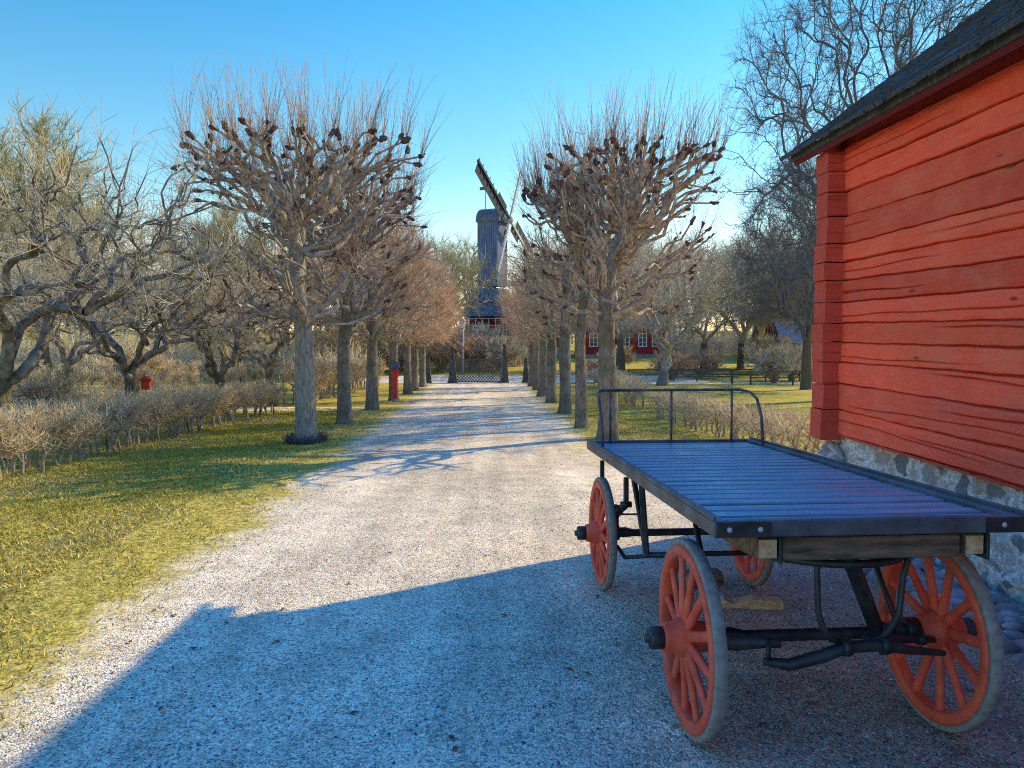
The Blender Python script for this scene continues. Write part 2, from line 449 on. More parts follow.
def m_deck():
    t = NT('deck_paint'); v = t.coord((.8, 16, 6)); w = t.coord()
    n = t.noise(v, 3, 7, .65); b = t.noise(w, 3.5, 5, .65); fl = t.noise(w, 60, 4, .6)
    c = t.ramp(n, [(.3, (.10, .15, .19)), (.7, (.27, .39, .46))])
    c = t.mix(t.ramp(fl, [(.70, 0.), (.74, .9)]), c, (.50, .50, .50))
    r = t.ramp(b, [(.3, .33), (.7, .55)])
    return t.bsdf(c, r, t.bump(n, .35, .004), .6)
M['deck'] = m_deck()
M['deck_rail'] = m_simple('deck_rail_paint', (.03, .033, .04), (.12, .127, .145), 5, .5, (1, 1, 1), .3, .004, .5)
def m_wheel():
    t = NT('worn_wheel_paint'); v = t.coord(); n = t.noise(v, 7, 6, .65); ch = t.noise(v, 38, 5, .7); d = t.noise(v, 3.1, 4, .6)
    c = t.ramp(n, [(.3, (.62, .060, .028)), (.6, (.96, .14, .068))])
    c = t.mix(t.ramp(d, [(.5, 0.), (.72, .6)]), c, (.26, .12, .09))
    c = t.mix(t.ramp(ch, [(.66, 0.), (.69, .8)]), c, (.20, .15, .12))
    return t.bsdf(c, t.ramp(n, [(.3, .75), (.7, .45)]), t.bump(ch, .25, .004), .35)
M['wheel_red'] = m_wheel()
M['rubber'] = m_simple('grey_rubber', (.22, .195, .17), (.34, .305, .27), 30, .85, bump=.3, bd=.004)
M['iron'] = m_simple('black_iron', (.010, .011, .013), (.045, .045, .048), 12, .5, spec=.5, bump=.2, bd=.004)
M['rail_iron'] = m_simple('rusty_rail_iron', (.05, .045, .042), (.17, .14, .125), 14, .6, spec=.4)
M['steel'] = m_simple('bolt_steel', (.35, .36, .38), (.6, .6, .62), 12, .4, spec=.6)
M['old_wood'] = m_simple('weathered_wood', (.075, .045, .03), (.26, .165, .105), 3, .75, (2, 12, 12))
M['endgrain'] = m_simple('pale_wood', (.50, .28, .14), (.78, .52, .29), 4, .7, (8, 2, 8))
M['log_wood'] = m_simple('split_log', (.09, .055, .04), (.30, .21, .15), 7, .85, (2, 6, 6))
M['mill_wood'] = m_simple('mill_board', (.075, .07, .07), (.21, .19, .17), 2.5, .85, (4, 4, .35))
M['mill_blue'] = m_simple('mill_blue_grey_board', (.07, .10, .17), (.17, .215, .32), 2.5, .8, (4, 4, .35))
M['sail_dark'] = m_simple('tarred_sail_board', (.008, .014, .03), (.022, .032, .06), 2.5, .85)
M['mill_roof'] = m_simple('mill_shingle', (.06, .07, .09), (.18, .20, .24), 4, .85)
M['mill_white'] = m_simple('sail_wood', (.38, .36, .33), (.62, .60, .56), 3, .8)
M['lattice'] = m_simple('lattice_wood', (.06, .055, .05), (.16, .145, .13), 8, .85)
M['tile_roof'] = m_simple('roof_tile', (.14, .085, .06), (.26, .17, .12), 5, .85)
M['slate_roof'] = m_simple('blue_grey_roof', (.17, .18, .21), (.30, .315, .35), 3, .7)
M['blue_plate'] = m_simple('blue_plate', (.045, .10, .30), (.08, .15, .38), 5, .5)
M['sign_red'] = m_simple('signal_red', (.48, .030, .028), (.62, .055, .05), 5, .55)
M['plastic_red'] = m_simple('feeder_red', (.45, .03, .02), (.6, .06, .03), 5, .5)
M['metal_grey'] = m_simple('grey_metal', (.25, .26, .27), (.42, .43, .44), 5, .5)
def m_glass(name, c=(.05, .06, .075)):
    t = NT(name); n = t.noise(t.coord(), 1.5, 2)
    return t.bsdf(t.ramp(n, [(.35, tuple(k*.5 for k in c)), (.65, c)]), .08, None, .6)
M['pane'] = m_glass('window_pane'); M['lamp_glass'] = m_simple('lamp_glass', (.6, .62, .62), (.75, .76, .76), 5, .3)

# ------------------------------------------------------------------ camera, sun, sky
cam = bpy.data.cameras.new('camera'); co = bpy.data.objects.new('camera', cam); COL.objects.link(co)
cam.lens = 27; cam.sensor_width = 36; cam.clip_end = 3000; cam.clip_start = .05
co.location = (0, 0, 1.6)
co.rotation_euler = (R(90-3.95), 0, R(-1.86))
SC.camera = co
SUN_EL, SUN_AZ = R(31.3), R(57)          # azimuth clockwise from +Y
sd = Vector((math.sin(SUN_AZ)*math.cos(SUN_EL), math.cos(SUN_AZ)*math.cos(SUN_EL), math.sin(SUN_EL)))
sl = bpy.data.lights.new('sun', 'SUN'); so = bpy.data.objects.new('sun', sl); COL.objects.link(so)
sl.energy = 5.0; sl.angle = R(.5); sl.color = (1.22, .97, .46)
so.rotation_euler = sd.to_track_quat('Z', 'Y').to_euler(); so.location = (20, 15, 30)
W = bpy.data.worlds.new('World'); SC.world = W; W.use_nodes = True
wt = W.node_tree; wt.nodes.clear()
sky = wt.nodes.new('ShaderNodeTexSky'); sky.sky_type = 'NISHITA'; sky.sun_disc = False
sky.sun_elevation = SUN_EL; sky.sun_rotation = SUN_AZ; sky.air_density = 1.0; sky.dust_density = .3; sky.ozone_density = 2.0
tc = wt.nodes.new('ShaderNodeTexCoord'); sz_ = wt.nodes.new('ShaderNodeSeparateXYZ'); wt.links.new(tc.outputs['Generated'], sz_.inputs[0])
gain = wt.nodes.new('ShaderNodeValToRGB'); wt.links.new(sz_.outputs[2], gain.inputs[0])
cr = gain.color_ramp; cr.elements.new(.3); cr.elements.new(.62)
for e, (p, c) in zip(cr.elements, [(0., (1.05, .88, .72)), (.20, (.47, .70, .67)), (.42, (.20, .63, .75)), (.64, (.26, .80, 1.45))]): e.position = p; e.color = (*c, 1)
gm = wt.nodes.new('ShaderNodeMix'); gm.data_type = 'RGBA'; gm.blend_type = 'MULTIPLY'; gm.inputs[0].default_value = 1.
wt.links.new(sky.outputs[0], gm.inputs[6]); wt.links.new(gain.outputs[0], gm.inputs[7])
hs = wt.nodes.new('ShaderNodeHueSaturation'); hs.inputs['Saturation'].default_value = 1.03; hs.inputs['Value'].default_value = 2.0
bg = wt.nodes.new('ShaderNodeBackground'); bg.inputs['Strength'].default_value = .15
wo = wt.nodes.new('ShaderNodeOutputWorld')
wt.links.new(gm.outputs[2], hs.inputs['Color']); wt.links.new(hs.outputs[0], bg.inputs[0]); wt.links.new(bg.outputs[0], wo.inputs[0])
SC.view_settings.view_transform = 'Standard'; SC.view_settings.look = 'None'; SC.view_settings.exposure = 0; SC.view_settings.gamma = 1
SC.render.engine = 'CYCLES'
SC.cycles.use_denoising = False
try: SC.cycles.denoiser = 'OPENIMAGEDENOISE'; SC.cycles.denoising_prefilter = 'ACCURATE'
except Exception: pass
SC.cycles.pixel_filter_type = 'BLACKMAN_HARRIS'; SC.cycles.filter_width = 1.05
SC.cycles.max_bounces = 6; SC.cycles.diffuse_bounces = 4; SC.cycles.glossy_bounces = 2; SC.cycles.transparent_max_bounces = 4
SC.cycles.use_adaptive_sampling = False

# ------------------------------------------------------------------ setting: ground and paths
def grid_mesh(name, xs, ys, zf, lift=0.):
    X, Y = np.meshgrid(xs, ys); V = np.stack([X, Y, zf(X, Y)+lift], -1).reshape(-1, 3)
    nx, ny = len(xs), len(ys); i, j = np.meshgrid(np.arange(ny-1), np.arange(nx-1), indexing='ij')
    F = np.stack([i*nx+j, i*nx+j+1, (i+1)*nx+j+1, (i+1)*nx+j], -1).reshape(-1, 4)
    return np_mesh(name, V, F, True)
xs = np.unique(np.concatenate([np.arange(-9, 9.01, .25), np.arange(-30, 30.1, 1.5), np.arange(-400, 401, 25)]))
ys = np.unique(np.concatenate([np.arange(-3, 26, .25), np.arange(-20, 100, 1.5), np.arange(-50, 701, 25), np.array([46, 50, 54, 62, 76, 95, 140.])]))
tag(link('ground', grid_mesh('ground', xs, ys, G), M['ground']), kind='structure')
ys = np.concatenate([np.arange(-5, 26, .25), np.arange(26, 46.9, .5), [47.2]])
V = []; nx = 41
for y in ys:
    xl = -2.12-.022*y-.95; xr = 1.62+.012*y+.9
    k = min(1, max(0, (11.9-y)/.9)); k = k*k*(3-2*k); xr = xr*(1-k)+4.6*k
    x = np.linspace(xl, xr, nx); V.append(np.stack([x, np.full(nx, y), G(x, np.full(nx, y))+.007], -1))
V = np.array(V); ny = len(ys); i, j = np.meshgrid(np.arange(ny-1), np.arange(nx-1), indexing='ij')
F = np.stack([i*nx+j, i*nx+j+1, (i+1)*nx+j+1, (i+1)*nx+j], -1).reshape(-1, 4)
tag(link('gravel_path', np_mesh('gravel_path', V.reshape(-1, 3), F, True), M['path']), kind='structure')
tag(link('cross_path', grid_mesh('cross_path', np.arange(-10, 14.1, 1.), np.array([47.3, 48, 49, 50, 51, 52, 53, 54, 55.]), G, .012), M['gravel']), kind='structure')
tag(link('side_path', grid_mesh('side_path', np.linspace(-24, -3.62, 80), np.linspace(22.9, 24.6, 8), G, .009), M['gravel']), kind='structure')
tag(link('garden_path', grid_mesh('garden_path', np.linspace(6.5, 40, 60), np.linspace(44.5, 47.0, 8), G, .010), M['gravel']), kind='structure')

# ground cover: short grass blades, pebbles (uncountable)
def blades(name, n, xr, yr, hmin, hmax, keep, seed):
    r = np.random.default_rng(seed)
    x = r.uniform(*xr, n); y = yr[0]+(yr[1]-yr[0])*r.random(n)**1.6
    m = keep(x, y, r); x, y = x[m], y[m]; n = len(x)
    z = G(x, y); h = r.uniform(hmin, hmax, n)*(.6+.5*np.sin(x*3.1+y*2.3)**2); a = r.uniform(0, 6.28, n); w = r.uniform(.0025, .005, n)*(1+y*.06)
    lean = r.uniform(.3, 1.6, n)*h; b = r.uniform(0, 6.28, n)
    p0 = np.stack([x-np.cos(a)*w, y-np.sin(a)*w, z], -1); p1 = np.stack([x+np.cos(a)*w, y+np.sin(a)*w, z], -1)
    p2 = np.stack([x+np.cos(b)*lean, y+np.sin(b)*lean, z+h], -1)
    V = np.stack([p0, p1, p2], 1).reshape(-1, 3); F = np.arange(3*n).reshape(-1, 3)
    pal = np.array([(.33, .31, .045), (.53, .44, .075), (.64, .52, .15), (.22, .24, .04), (.74, .60, .27)])
    pn = np.clip(2.0+1.6*np.sin(x*1.7+1.1*np.sin(y*1.2))+r.normal(0, 1.1, n), 0, 4).astype(int)
    c = pal[pn]*r.uniform(.75, 1.2, n)[:, None]
    return np_mesh(name, V, F, False, None, np.repeat(c, 3, 0))
def keepL(x, y, r): return (x < -2.12-.022*y+r.normal(-.25, .28, len(x))) & (x > -6.6)
def keepR(x, y, r): return (x > 1.62+.012*y+r.normal(.2, .2, len(x))) & (y > 11.2+r.normal(.2, .2, len(x)))
tag(link('verge_grass', blades('verge_grass', 150000, (-6.8, -1.6), (2.5, 24), .015, .05, keepL, 3), M['blade']), 'short yellow green mossy grass along the left of the gravel path', 'grass', kind='stuff')
tag(link('verge_grass', blades('verge_grass', 50000, (1.6, 6.5), (11, 34), .012, .04, keepR, 4), M['blade']), 'short yellow green grass under the right row of pollarded trees', 'grass', kind='stuff')
def pebbles(n):
    r = np.random.default_rng(11)
    y = 2.0+7.5*r.random(n)**1.9; x = r.uniform(-2.3, 3.2, n)*(1+0*y); z = G(x, y)+.008
    s = r.uniform(.0025, .006, n)*(1+.8*(r.random(n) > .93))
    base = np.array([(1, 0, 0), (-.5, .87, 0), (-.5, -.87, 0), (0, 0, .75)])
    a = r.uniform(0, 6.28, n); ca, sa = np.cos(a), np.sin(a)
    B = base[None]*(1+r.uniform(-.3, .3, (n, 4, 1)))*s[:, None, None]
    V = np.stack([B[..., 0]*ca[:, None]-B[..., 1]*sa[:, None], B[..., 0]*sa[:, None]+B[..., 1]*ca[:, None], B[..., 2]], -1)+np.stack([x, y, z], -1)[:, None, :]
    F = (np.array([(0, 1, 3), (1, 2, 3), (2, 0, 3)])[None]+(np.arange(n)*4)[:, None, None]).reshape(-1, 3)
    c = r.choice([.12, .3, .48, .66, .9], n, p=[.22, .26, .26, .18, .08])[:, None]*np.array([1.02, 1., .98])[None]
    return np_mesh('loose_gravel', V.reshape(-1, 3), F, False, None, np.repeat(c, 4, 0))
tag(link('loose_gravel', pebbles(48000), M['pebble']), 'loose crushed stone lying over the path in front of the wagon', 'gravel', kind='stuff')

def leaves(n):
    r = np.random.default_rng(15)
    x = r.uniform(-6.4, 4.0, n); y = 2.4+15*r.random(n)**1.5
    k = (x < -2.0) | (x > 2.2) | (r.random(n) < .22); x, y = x[k], y[k]; n = len(x); z = G(x, y)+.012
    s = r.uniform(.010, .026, n); a = r.uniform(0, 6.28, n)
    q = np.array([(-1, 0, 0), (0, -.6, .25), (1.1, 0, .1), (0, .6, .3)])[None]*s[:, None, None]*(1+r.uniform(-.3, .3, (n, 4, 1)))
    ca, sa = np.cos(a)[:, None], np.sin(a)[:, None]
    V = np.stack([q[..., 0]*ca-q[..., 1]*sa, q[..., 0]*sa+q[..., 1]*ca, q[..., 2]], -1)+np.stack([x, y, z], -1)[:, None]
    pal = np.array([(.20, .11, .05), (.30, .18, .09), (.12, .07, .04), (.40, .29, .16)])[r.integers(0, 4, n)]
    return np_mesh('fallen_leaves', V.reshape(-1, 3), np.arange(4*n).reshape(-1, 4), False, None, np.repeat(pal, 4, 0))
tag(link('fallen_leaves', leaves(2600), M['blade']), 'dry brown leaf litter scattered over the verge and gravel', 'leaves', kind='stuff')

# ------------------------------------------------------------------ trees
def unit(v): return v/(np.linalg.norm(v)+1e-9)
def curve(a, b, n, bow, gn, r, start=None):
    """polyline a->b, optional start direction, bow vector, gnarl"""
    t = np.linspace(0, 1, n)[:, None]; L = np.linalg.norm(b-a)
    if start is not None:
        c = a+start*L*.45; P = (1-t)**2*a+2*t*(1-t)*c+t*t*b
    else: P = a+(b-a)*t
    P = P+bow*(t*(1-t)*4)
    if gn > 0 and n > 2:
        J = r.normal(0, 1., (n, 3))
        J = (np.roll(J, 1, 0)+2*J+np.roll(J, -1, 0))/3.
        J *= gn*L/6.*(np.sin(np.pi*t)**.7); P = P+J
    return P
def skeleton(T, p, d, targets, r, rt, power=.5, f=(.35, .55), gn=.25, tips=None, sides=6, npts=5, bowk=.06, kmax=3, lvl=0, nodes=None, rmax=1.):
    n = len(targets)
    if n == 1:
        b = targets[0]; L = np.linalg.norm(b-p)
        P = curve(p, b, npts, r.normal(0, bowk, 3)*L, gn, r, d)
        T.add(P, np.linspace(rt*1.25, rt*.7, npts), 5)
        tips.append((b, unit(P[-1]-P[-2])))
        if nodes is not None: nodes.extend((P[i], unit(P[i]-P[i-1]), rt) for i in range(1, npts))
        return
    k = 2 if n < 7 or kmax < 3 else (3 if r.random() < .4 else 2)
    if lvl == 0 and kmax > 3: k = kmax
    C = targets[r.choice(n, k, replace=False)]
    for _ in range(6):
        lab = np.argmin(((targets[:, None]-C[None])**2).sum(-1), 1)
        C = np.array([targets[lab == i].mean(0) if np.any(lab == i) else C[i] for i in range(k)])
    for i in range(k):
        S = targets[lab == i]
        if not len(S): continue
        if len(S) == n:   # degenerate
            for s in S: skeleton(T, p, d, s[None], r, rt, power, f, gn, tips, sides, npts, bowk, kmax, lvl+1, nodes, rmax)
            return
        if len(S) == 1:
            skeleton(T, p, d, S, r, rt, power, f, gn, tips, sides, npts, bowk, kmax, lvl+1, nodes, rmax); continue
        ff = r.uniform(*f); b = p+(C[i]-p)*ff
        P = curve(p, b, npts, r.normal(0, bowk, 3)*np.linalg.norm(b-p), gn, r, d)
        ra = min(rmax, rt*len(S)**power*1.08); rb = min(rmax, rt*len(S)**power*.92)
        T.add(P, np.linspace(ra, rb, npts), sides if lvl < 3 else 5)
        if nodes is not None: nodes.extend((P[q], unit(P[q]-P[q-1]), ra) for q in range(1, npts))
        skeleton(T, P[-1], unit(P[-1]-P[-2]), S, r, rt, power, f, gn, tips, sides, npts, bowk, kmax, lvl+1, nodes, rb)
def twigs(T, O, D, r, n, length, spread, rad, up=0., k=3, sides=3, curl=.12):
    """n twigs from each origin"""
    O = np.repeat(O, n, 0); D = np.repeat(D, n, 0); m = len(O)
    d = D+r.normal(0, spread, (m, 3)); d[:, 2] += up; d /= np.linalg.norm(d, axis=1, keepdims=True)
    L = r.uniform(length[0], length[1], m)[:, None]
    c = r.normal(0, curl, (m, 3)); c[:, 2] += up*.35
    P = [O]; cur = O; dd = d
    for i in range(k-1):
        cur = cur+dd*L/(k-1); P.append(cur); dd = dd+c; dd = dd/np.linalg.norm(dd, axis=1, keepdims=True)
    P = np.stack(P, 1)
    T.add(P, np.broadcast_to(np.linspace(rad, rad*.45, k), (m, k)), sides)
    return P, dd
def arr(L): return np.array([a[0] for a in L]), np.array([a[1] for a in L])

def trunk_mesh(P, rad, r, n=18, flare=.35, bump=.06, burl=()):
    """lumpy trunk as one mesh, P list of points"""
    P = np.asarray(P, float); k = 26
    t = np.linspace(0, 1, k); s = np.linspace(0, 1, len(P))
    C = np.stack([np.interp(t, s, P[:, i]) for i in range(3)], -1); RR = np.interp(t, np.linspace(0, 1, len(rad)), rad)
    H = C[:, 2]-C[0, 2]; V = []
    ph = r.uniform(0, 6.28, 6)
    for i in range(k):
        a = np.arange(n)*2*np.pi/n
        lob = 1+flare*np.exp(-H[i]/.16)*(1+.45*np.sin(5*a+ph[0])+.3*np.sin(3*a+ph[1]))
        lum = 1+bump*(np.sin(2*a+ph[2]+H[i]*2.1)+.6*np.sin(3*a+ph[3]-H[i]*3.3)+.5*np.sin(7*a+ph[4]+H[i]*1.1))
        rr = RR[i]*lob*lum
        V.append(np.stack([C[i, 0]+rr*np.cos(a), C[i, 1]+rr*np.sin(a), np.full(n, C[i, 2])], -1))
    V = np.concatenate(V); i, j = np.meshgrid(np.arange(k-1), np.arange(n), indexing='ij')
    F = np.stack([i*n+j, i*n+(j+1) % n, (i+1)*n+(j+1) % n, (i+1)*n+j], -1).reshape(-1, 4)
    return V, F

def lumps(points, radii, r, n=5, m=7, dirs=None):
    VV = []; FF = []; off = 0
    th = np.linspace(0, np.pi, n+1); a = np.arange(m)*2*np.pi/m
    S = np.stack([np.outer(np.sin(th), np.cos(a)), np.outer(np.sin(th), np.sin(a)), np.outer(np.cos(th), np.ones(m))], -1).reshape(-1, 3)
    i, j = np.meshgrid(np.arange(n), np.arange(m), indexing='ij')
    q = np.stack([i*m+j, (i+1)*m+j, (i+1)*m+(j+1) % m, i*m+(j+1) % m], -1).reshape(-1, 4)
    for p, rad, dr in zip(points, radii, dirs):
        k = 1+r.normal(0, .22, (len(S), 1)); q_ = S*k*rad; q_ = q_+np.outer(q_ @ dr, dr)*.8; VV.append(p+q_); FF.append(q+off); off += len(S)
    return np.concatenate(VV), np.concatenate(FF)

def make_pollard(seed, dense=1., low=2.3, off=(0, 0), rw=2.15, H=5.5, tr=1.):
    """pollarded lime: returns meshes (trunk, limbs, knuckles, shoots)"""
    r = np.random.default_rng(seed); T = Tubes(); tips = []; nodes = []
    top = 4.4
    P = [(0, 0, -.08), (.0, .02, .8), (r.normal(0, .04), r.normal(0, .04), 1.9), (r.normal(0, .06), r.normal(0, .06), 3.0), (r.normal(0, .1)+off[0]*.4, r.normal(0, .1), top)]
    TV, TF = trunk_mesh(P, [.19*tr, .175*tr, .165*tr, .15*tr, .075*tr], r)
    P = np.array(P)
    def ax(z): return np.array([np.interp(z, P[:, 2], P[:, 0]), np.interp(z, P[:, 2], P[:, 1]), z])
    # knuckle targets: flat top, plus ring of sides
    targ = []
    nt = 112
    for i in range(nt):
        a = 2.399963*i+r.normal(0, .2); q = math.sqrt((i+.5)/nt)*rw*(1+r.normal(0, .05))
        targ.append((q*math.cos(a), q*math.sin(a), H-.05-.30*r.random()-.10*(q/rw)**2-(.5 if r.random() < .25 else 0)))
    ns = 62
    for i in range(ns):
        a = r.uniform(0, 6.28); z = low-.05+(H-.7-low)*r.random()**.8; q = rw*r.uniform(.78, 1.08)*(.72+.28*min(1, (z-low)/1.8))
        targ.append((q*math.cos(a), q*math.sin(a), z))
    targ = np.array(targ); targ = targ[np.argsort(targ[:, 2]+.25*np.hypot(targ[:, 0], targ[:, 1])*-1)]
    targ = targ+np.array([off[0], off[1], 0])*np.clip((targ[:, 2:3]-1.5)/2, 0, 1)
    # assign to limbs starting at differing heights by angle + height
    nl = 22; starts = []
    az = np.arctan2(targ[:, 1], targ[:, 0]); 
    C = targ[r.choice(len(targ), nl, replace=False)]
    for _ in range(8):
        lab = np.argmin((((targ[:, None]-C[None])*np.array([1, 1, 1.5]))**2).sum(-1), 1)
        C = np.array([targ[lab == i].mean(0) if np.any(lab == i) else C[i] for i in range(nl)])
    for i in range(nl):
        S = targ[lab == i]
        if not len(S): continue
        q = np.hypot(C[i, 0], C[i, 1]); z0 = min(top-.25, max(low-.15, C[i, 2]-.35-q*.48+r.normal(0, .12)))
        o = ax(z0); d = unit(np.array([C[i, 0]-o[0], C[i, 1]-o[1], .10*q+.05]))
        skeleton(T, o, d, S, r, .023, .55, (.4, .62), .5, tips, 7, 5, .09, 3, 1, nodes, .095)
    LV, LF = T.arrays()
    O, D = arr(tips); NO, ND = arr(nodes)
    OO = np.concatenate([O, O+D*.03+r.normal(0, .022, O.shape), O-D*.05+r.normal(0, .012, O.shape)]); DD = np.concatenate([D, D, D])
    rr_ = np.concatenate([np.where(O[:, 2] > H-.65, r.uniform(.032, .056, len(O)), r.uniform(.018, .034, len(O))), r.uniform(.014, .030, len(O)), r.uniform(.018, .028, len(O))])
    sel = r.choice(len(nodes), 40)
    KV, KF = lumps(np.concatenate([OO, NO[sel]]), np.concatenate([rr_, r.uniform(.022, .034, 40)]), r, dirs=np.concatenate([DD, ND[sel]]))
    nL = len(LF); LF = np.concatenate([LF, KF+len(LV)]); LV = np.concatenate([LV, KV]); mi = np.zeros(len(LF), int); mi[nL:] = 1
    # shoots
    S = Tubes()
    topm = O[:, 2] > H-.62
    Dt = D.copy(); Dt[topm] = Dt[topm]*.22+np.array([0, 0, 1.])+.12*O[topm]*np.array([1, 1, 0])/rw
    twigs(S, O[topm], Dt[topm], r, int(11*dense), (.4, 1.3), .17, .0048, .24, 5, 3, .085)
    so_, sd_ = O[~topm], D[~topm]
    twigs(S, so_, sd_*.6+.2*so_*np.array([1, 1, 0])/rw, r, int(9*dense), (.25, .8), .4, .0045, .45, 4, 3, .1)
    NI = r.choice(len(NO), int(620*dense)); 
    p2, d2 = twigs(S, NO[NI], ND[NI], r, 3, (.2, .7), .75, .004, .25, 4, 3, .16)
    q = r.choice(len(p2), len(p2)//2)
    twigs(S, p2[q, 2], d2[q], r, 2, (.1, .35), .7, .0036, .15, 3, 3, .2)
    SV, SF = S.arrays()
    lm = np_mesh('limbs', LV, LF, True, mi); lm.materials.append(M['limb']); lm.materials.append(M['knuckle'])
    return (np_mesh('trunk', TV, TF, True), lm, None, np_mesh('shoots', SV, SF, True))

def make_dense(seed, H=5.6, rw=2.2, low=2.2, n=330, twn=14, rad=.008, tl=(.25, .75)):
    """rounded dense-twigged avenue tree"""
    r = np.random.default_rng(seed); T = Tubes(); tips = []; nodes = []
    P = [(0, 0, -.08), (.02, 0, .8), (r.normal(0, .04), r.normal(0, .04), 1.9), (0, 0, 2.9), (r.normal(0, .1), r.normal(0, .1), 3.8)]
    TV, TF = trunk_mesh(P, [.19, .17, .16, .13, .06], r)
    targ = []
    while len(targ) < n:
        p = r.uniform(-1, 1, 3)
        q = math.hypot(p[0], p[1])
        zz = p[2]
        if q**2.5+abs(zz)**2.5 < 1 and (q > .35 or zz > .3): targ.append((p[0]*rw, p[1]*rw, (low+H)/2+zz*(H-low)/2))
    targ = np.array(targ)
    nl = 14; C = targ[r.choice(n, nl, replace=False)]
    for _ in range(6):
        lab = np.argmin(((targ[:, None]-C[None])**2).sum(-1), 1); C = np.array([targ[lab == i].mean(0) if np.any(lab == i) else C[i] for i in range(nl)])
    for i in range(nl):
        S = targ[lab == i]
        if not len(S): continue
        q = np.hypot(C[i, 0], C[i, 1]); z0 = min(3.7, max(low-.1, C[i, 2]-.4-q*.6)); o = np.array([0, 0, z0])
        skeleton(T, o, unit(np.array([C[i, 0], C[i, 1], .3*q+.15])), S, r, .013, .5, (.35, .6), .25, tips, 6, 4, .08, 3, 1, nodes, .07)
    O, D = arr(tips); S = Tubes()
    p, d = twigs(S, O, D+.35*unit(np.array([0, 0, 1.])), r, twn, tl, .7, rad, .25, 3, 3, .15)
    LV, LF = T.arrays(); SV, SF = S.arrays()
    return (np_mesh('trunk', TV, TF, True), np_mesh('limbs', LV, LF, True), None, np_mesh('twigs', SV, SF, True))

def make_spread(seed, H, rw, low, trunk_h, trunk_r, n=260, twn=12, rad=.007, tl=(.3, .9), gn=.45, rt=.014, lean=(0, 0), kmax=4, multi=1, flat=1.0, up=.1, power=.5, shell=.25, bow=.12, sub=0):
    """free crowned bare tree"""
    r = np.random.default_rng(seed); T = Tubes(); tips = []; nodes = []
    targ = []
    while len(targ) < n:
        p = r.uniform(-1, 1, 3); q2 = (p**2).sum()
        if shell < q2 < 1 and p[2] > -.75:
            k = 1+.18*math.sin(4*math.atan2(p[1], p[0])+seed)
            targ.append((p[0]*rw*k+lean[0], p[1]*rw*k+lean[1], (low+H)/2+p[2]*(H-low)/2*flat))
    targ = np.array(targ)
    tx = np.array([lean[0]*.25, lean[1]*.25, trunk_h])
    P = [(0, 0, -.15), (lean[0]*.05, lean[1]*.05, trunk_h*.35), (lean[0]*.15+r.normal(0, .04), lean[1]*.15, trunk_h*.7), tuple(tx)]
    TV, TF = trunk_mesh(P, [trunk_r*1.1, trunk_r, trunk_r*.92, trunk_r*.8], r, 16, .4, .08)
    skeleton(T, tx-np.array([0, 0, .12*trunk_h]), np.array([0, 0, 1.]), targ, r, rt, power, (.28, .5), gn, tips, 7, 8, bow, kmax, 0, nodes, trunk_r*.62)
    O, D = arr(tips); NO, ND = arr(nodes); NR = np.array([q[2] for q in nodes]); S = Tubes()
    p, d = twigs(S, O, D, r, 3, tl, .4, rad, up, 4, 3, .2)
    thin = np.where(NR < rt*3.2)[0]; ni = r.choice(thin, n*twn)
    OO = NO[ni]-ND[ni]*r.uniform(0, .12, (len(ni), 1))*rw*.3
    p2, d2 = twigs(S, OO, ND[ni], r, 1, (tl[0]*.6, tl[1]), .7, rad*.9, up, 4, 3, .25)
    if sub:
        for (pp, ddd) in ((p, d), (p2, d2)):
            q = r.choice(len(pp), int(len(pp)*sub)); twigs(S, pp[q, 2], ddd[q], r, 1, (tl[0]*.3, tl[1]*.5), .8, rad*.75, up, 3, 3, .2)
            q = r.choice(len(pp), int(len(pp)*sub)); twigs(S, pp[q, 1], ddd[q], r, 1, (tl[0]*.3, tl[1]*.5), .9, rad*.75, up, 3, 3, .2)
    LV, LF = T.arrays(); SV, SF = S.arrays()
    return (np_mesh('trunk', TV, TF, True), np_mesh('limbs', LV, LF, True), None, np_mesh('twigs', SV, SF, True))

def place_tree(name, meshes, loc, rz, s, mats, label, cat='tree', group=None, sz=None):
    root = empty(name, loc, (0, 0, rz), label, cat, group); root.scale = (s, s, sz or s)
    for nm, me, mt in zip(('trunk', 'limbs', 'knuckles', 'twigs'), meshes, mats):
        if me is None: continue
        if not me.materials: me.materials.append(mt)
        o = bpy.data.objects.new(nm, me); COL.objects.link(o); o.parent = root
        if o.material_slots[0].material != mt: o.material_slots[0].link = 'OBJECT'; o.material_slots[0].material = mt
    return root

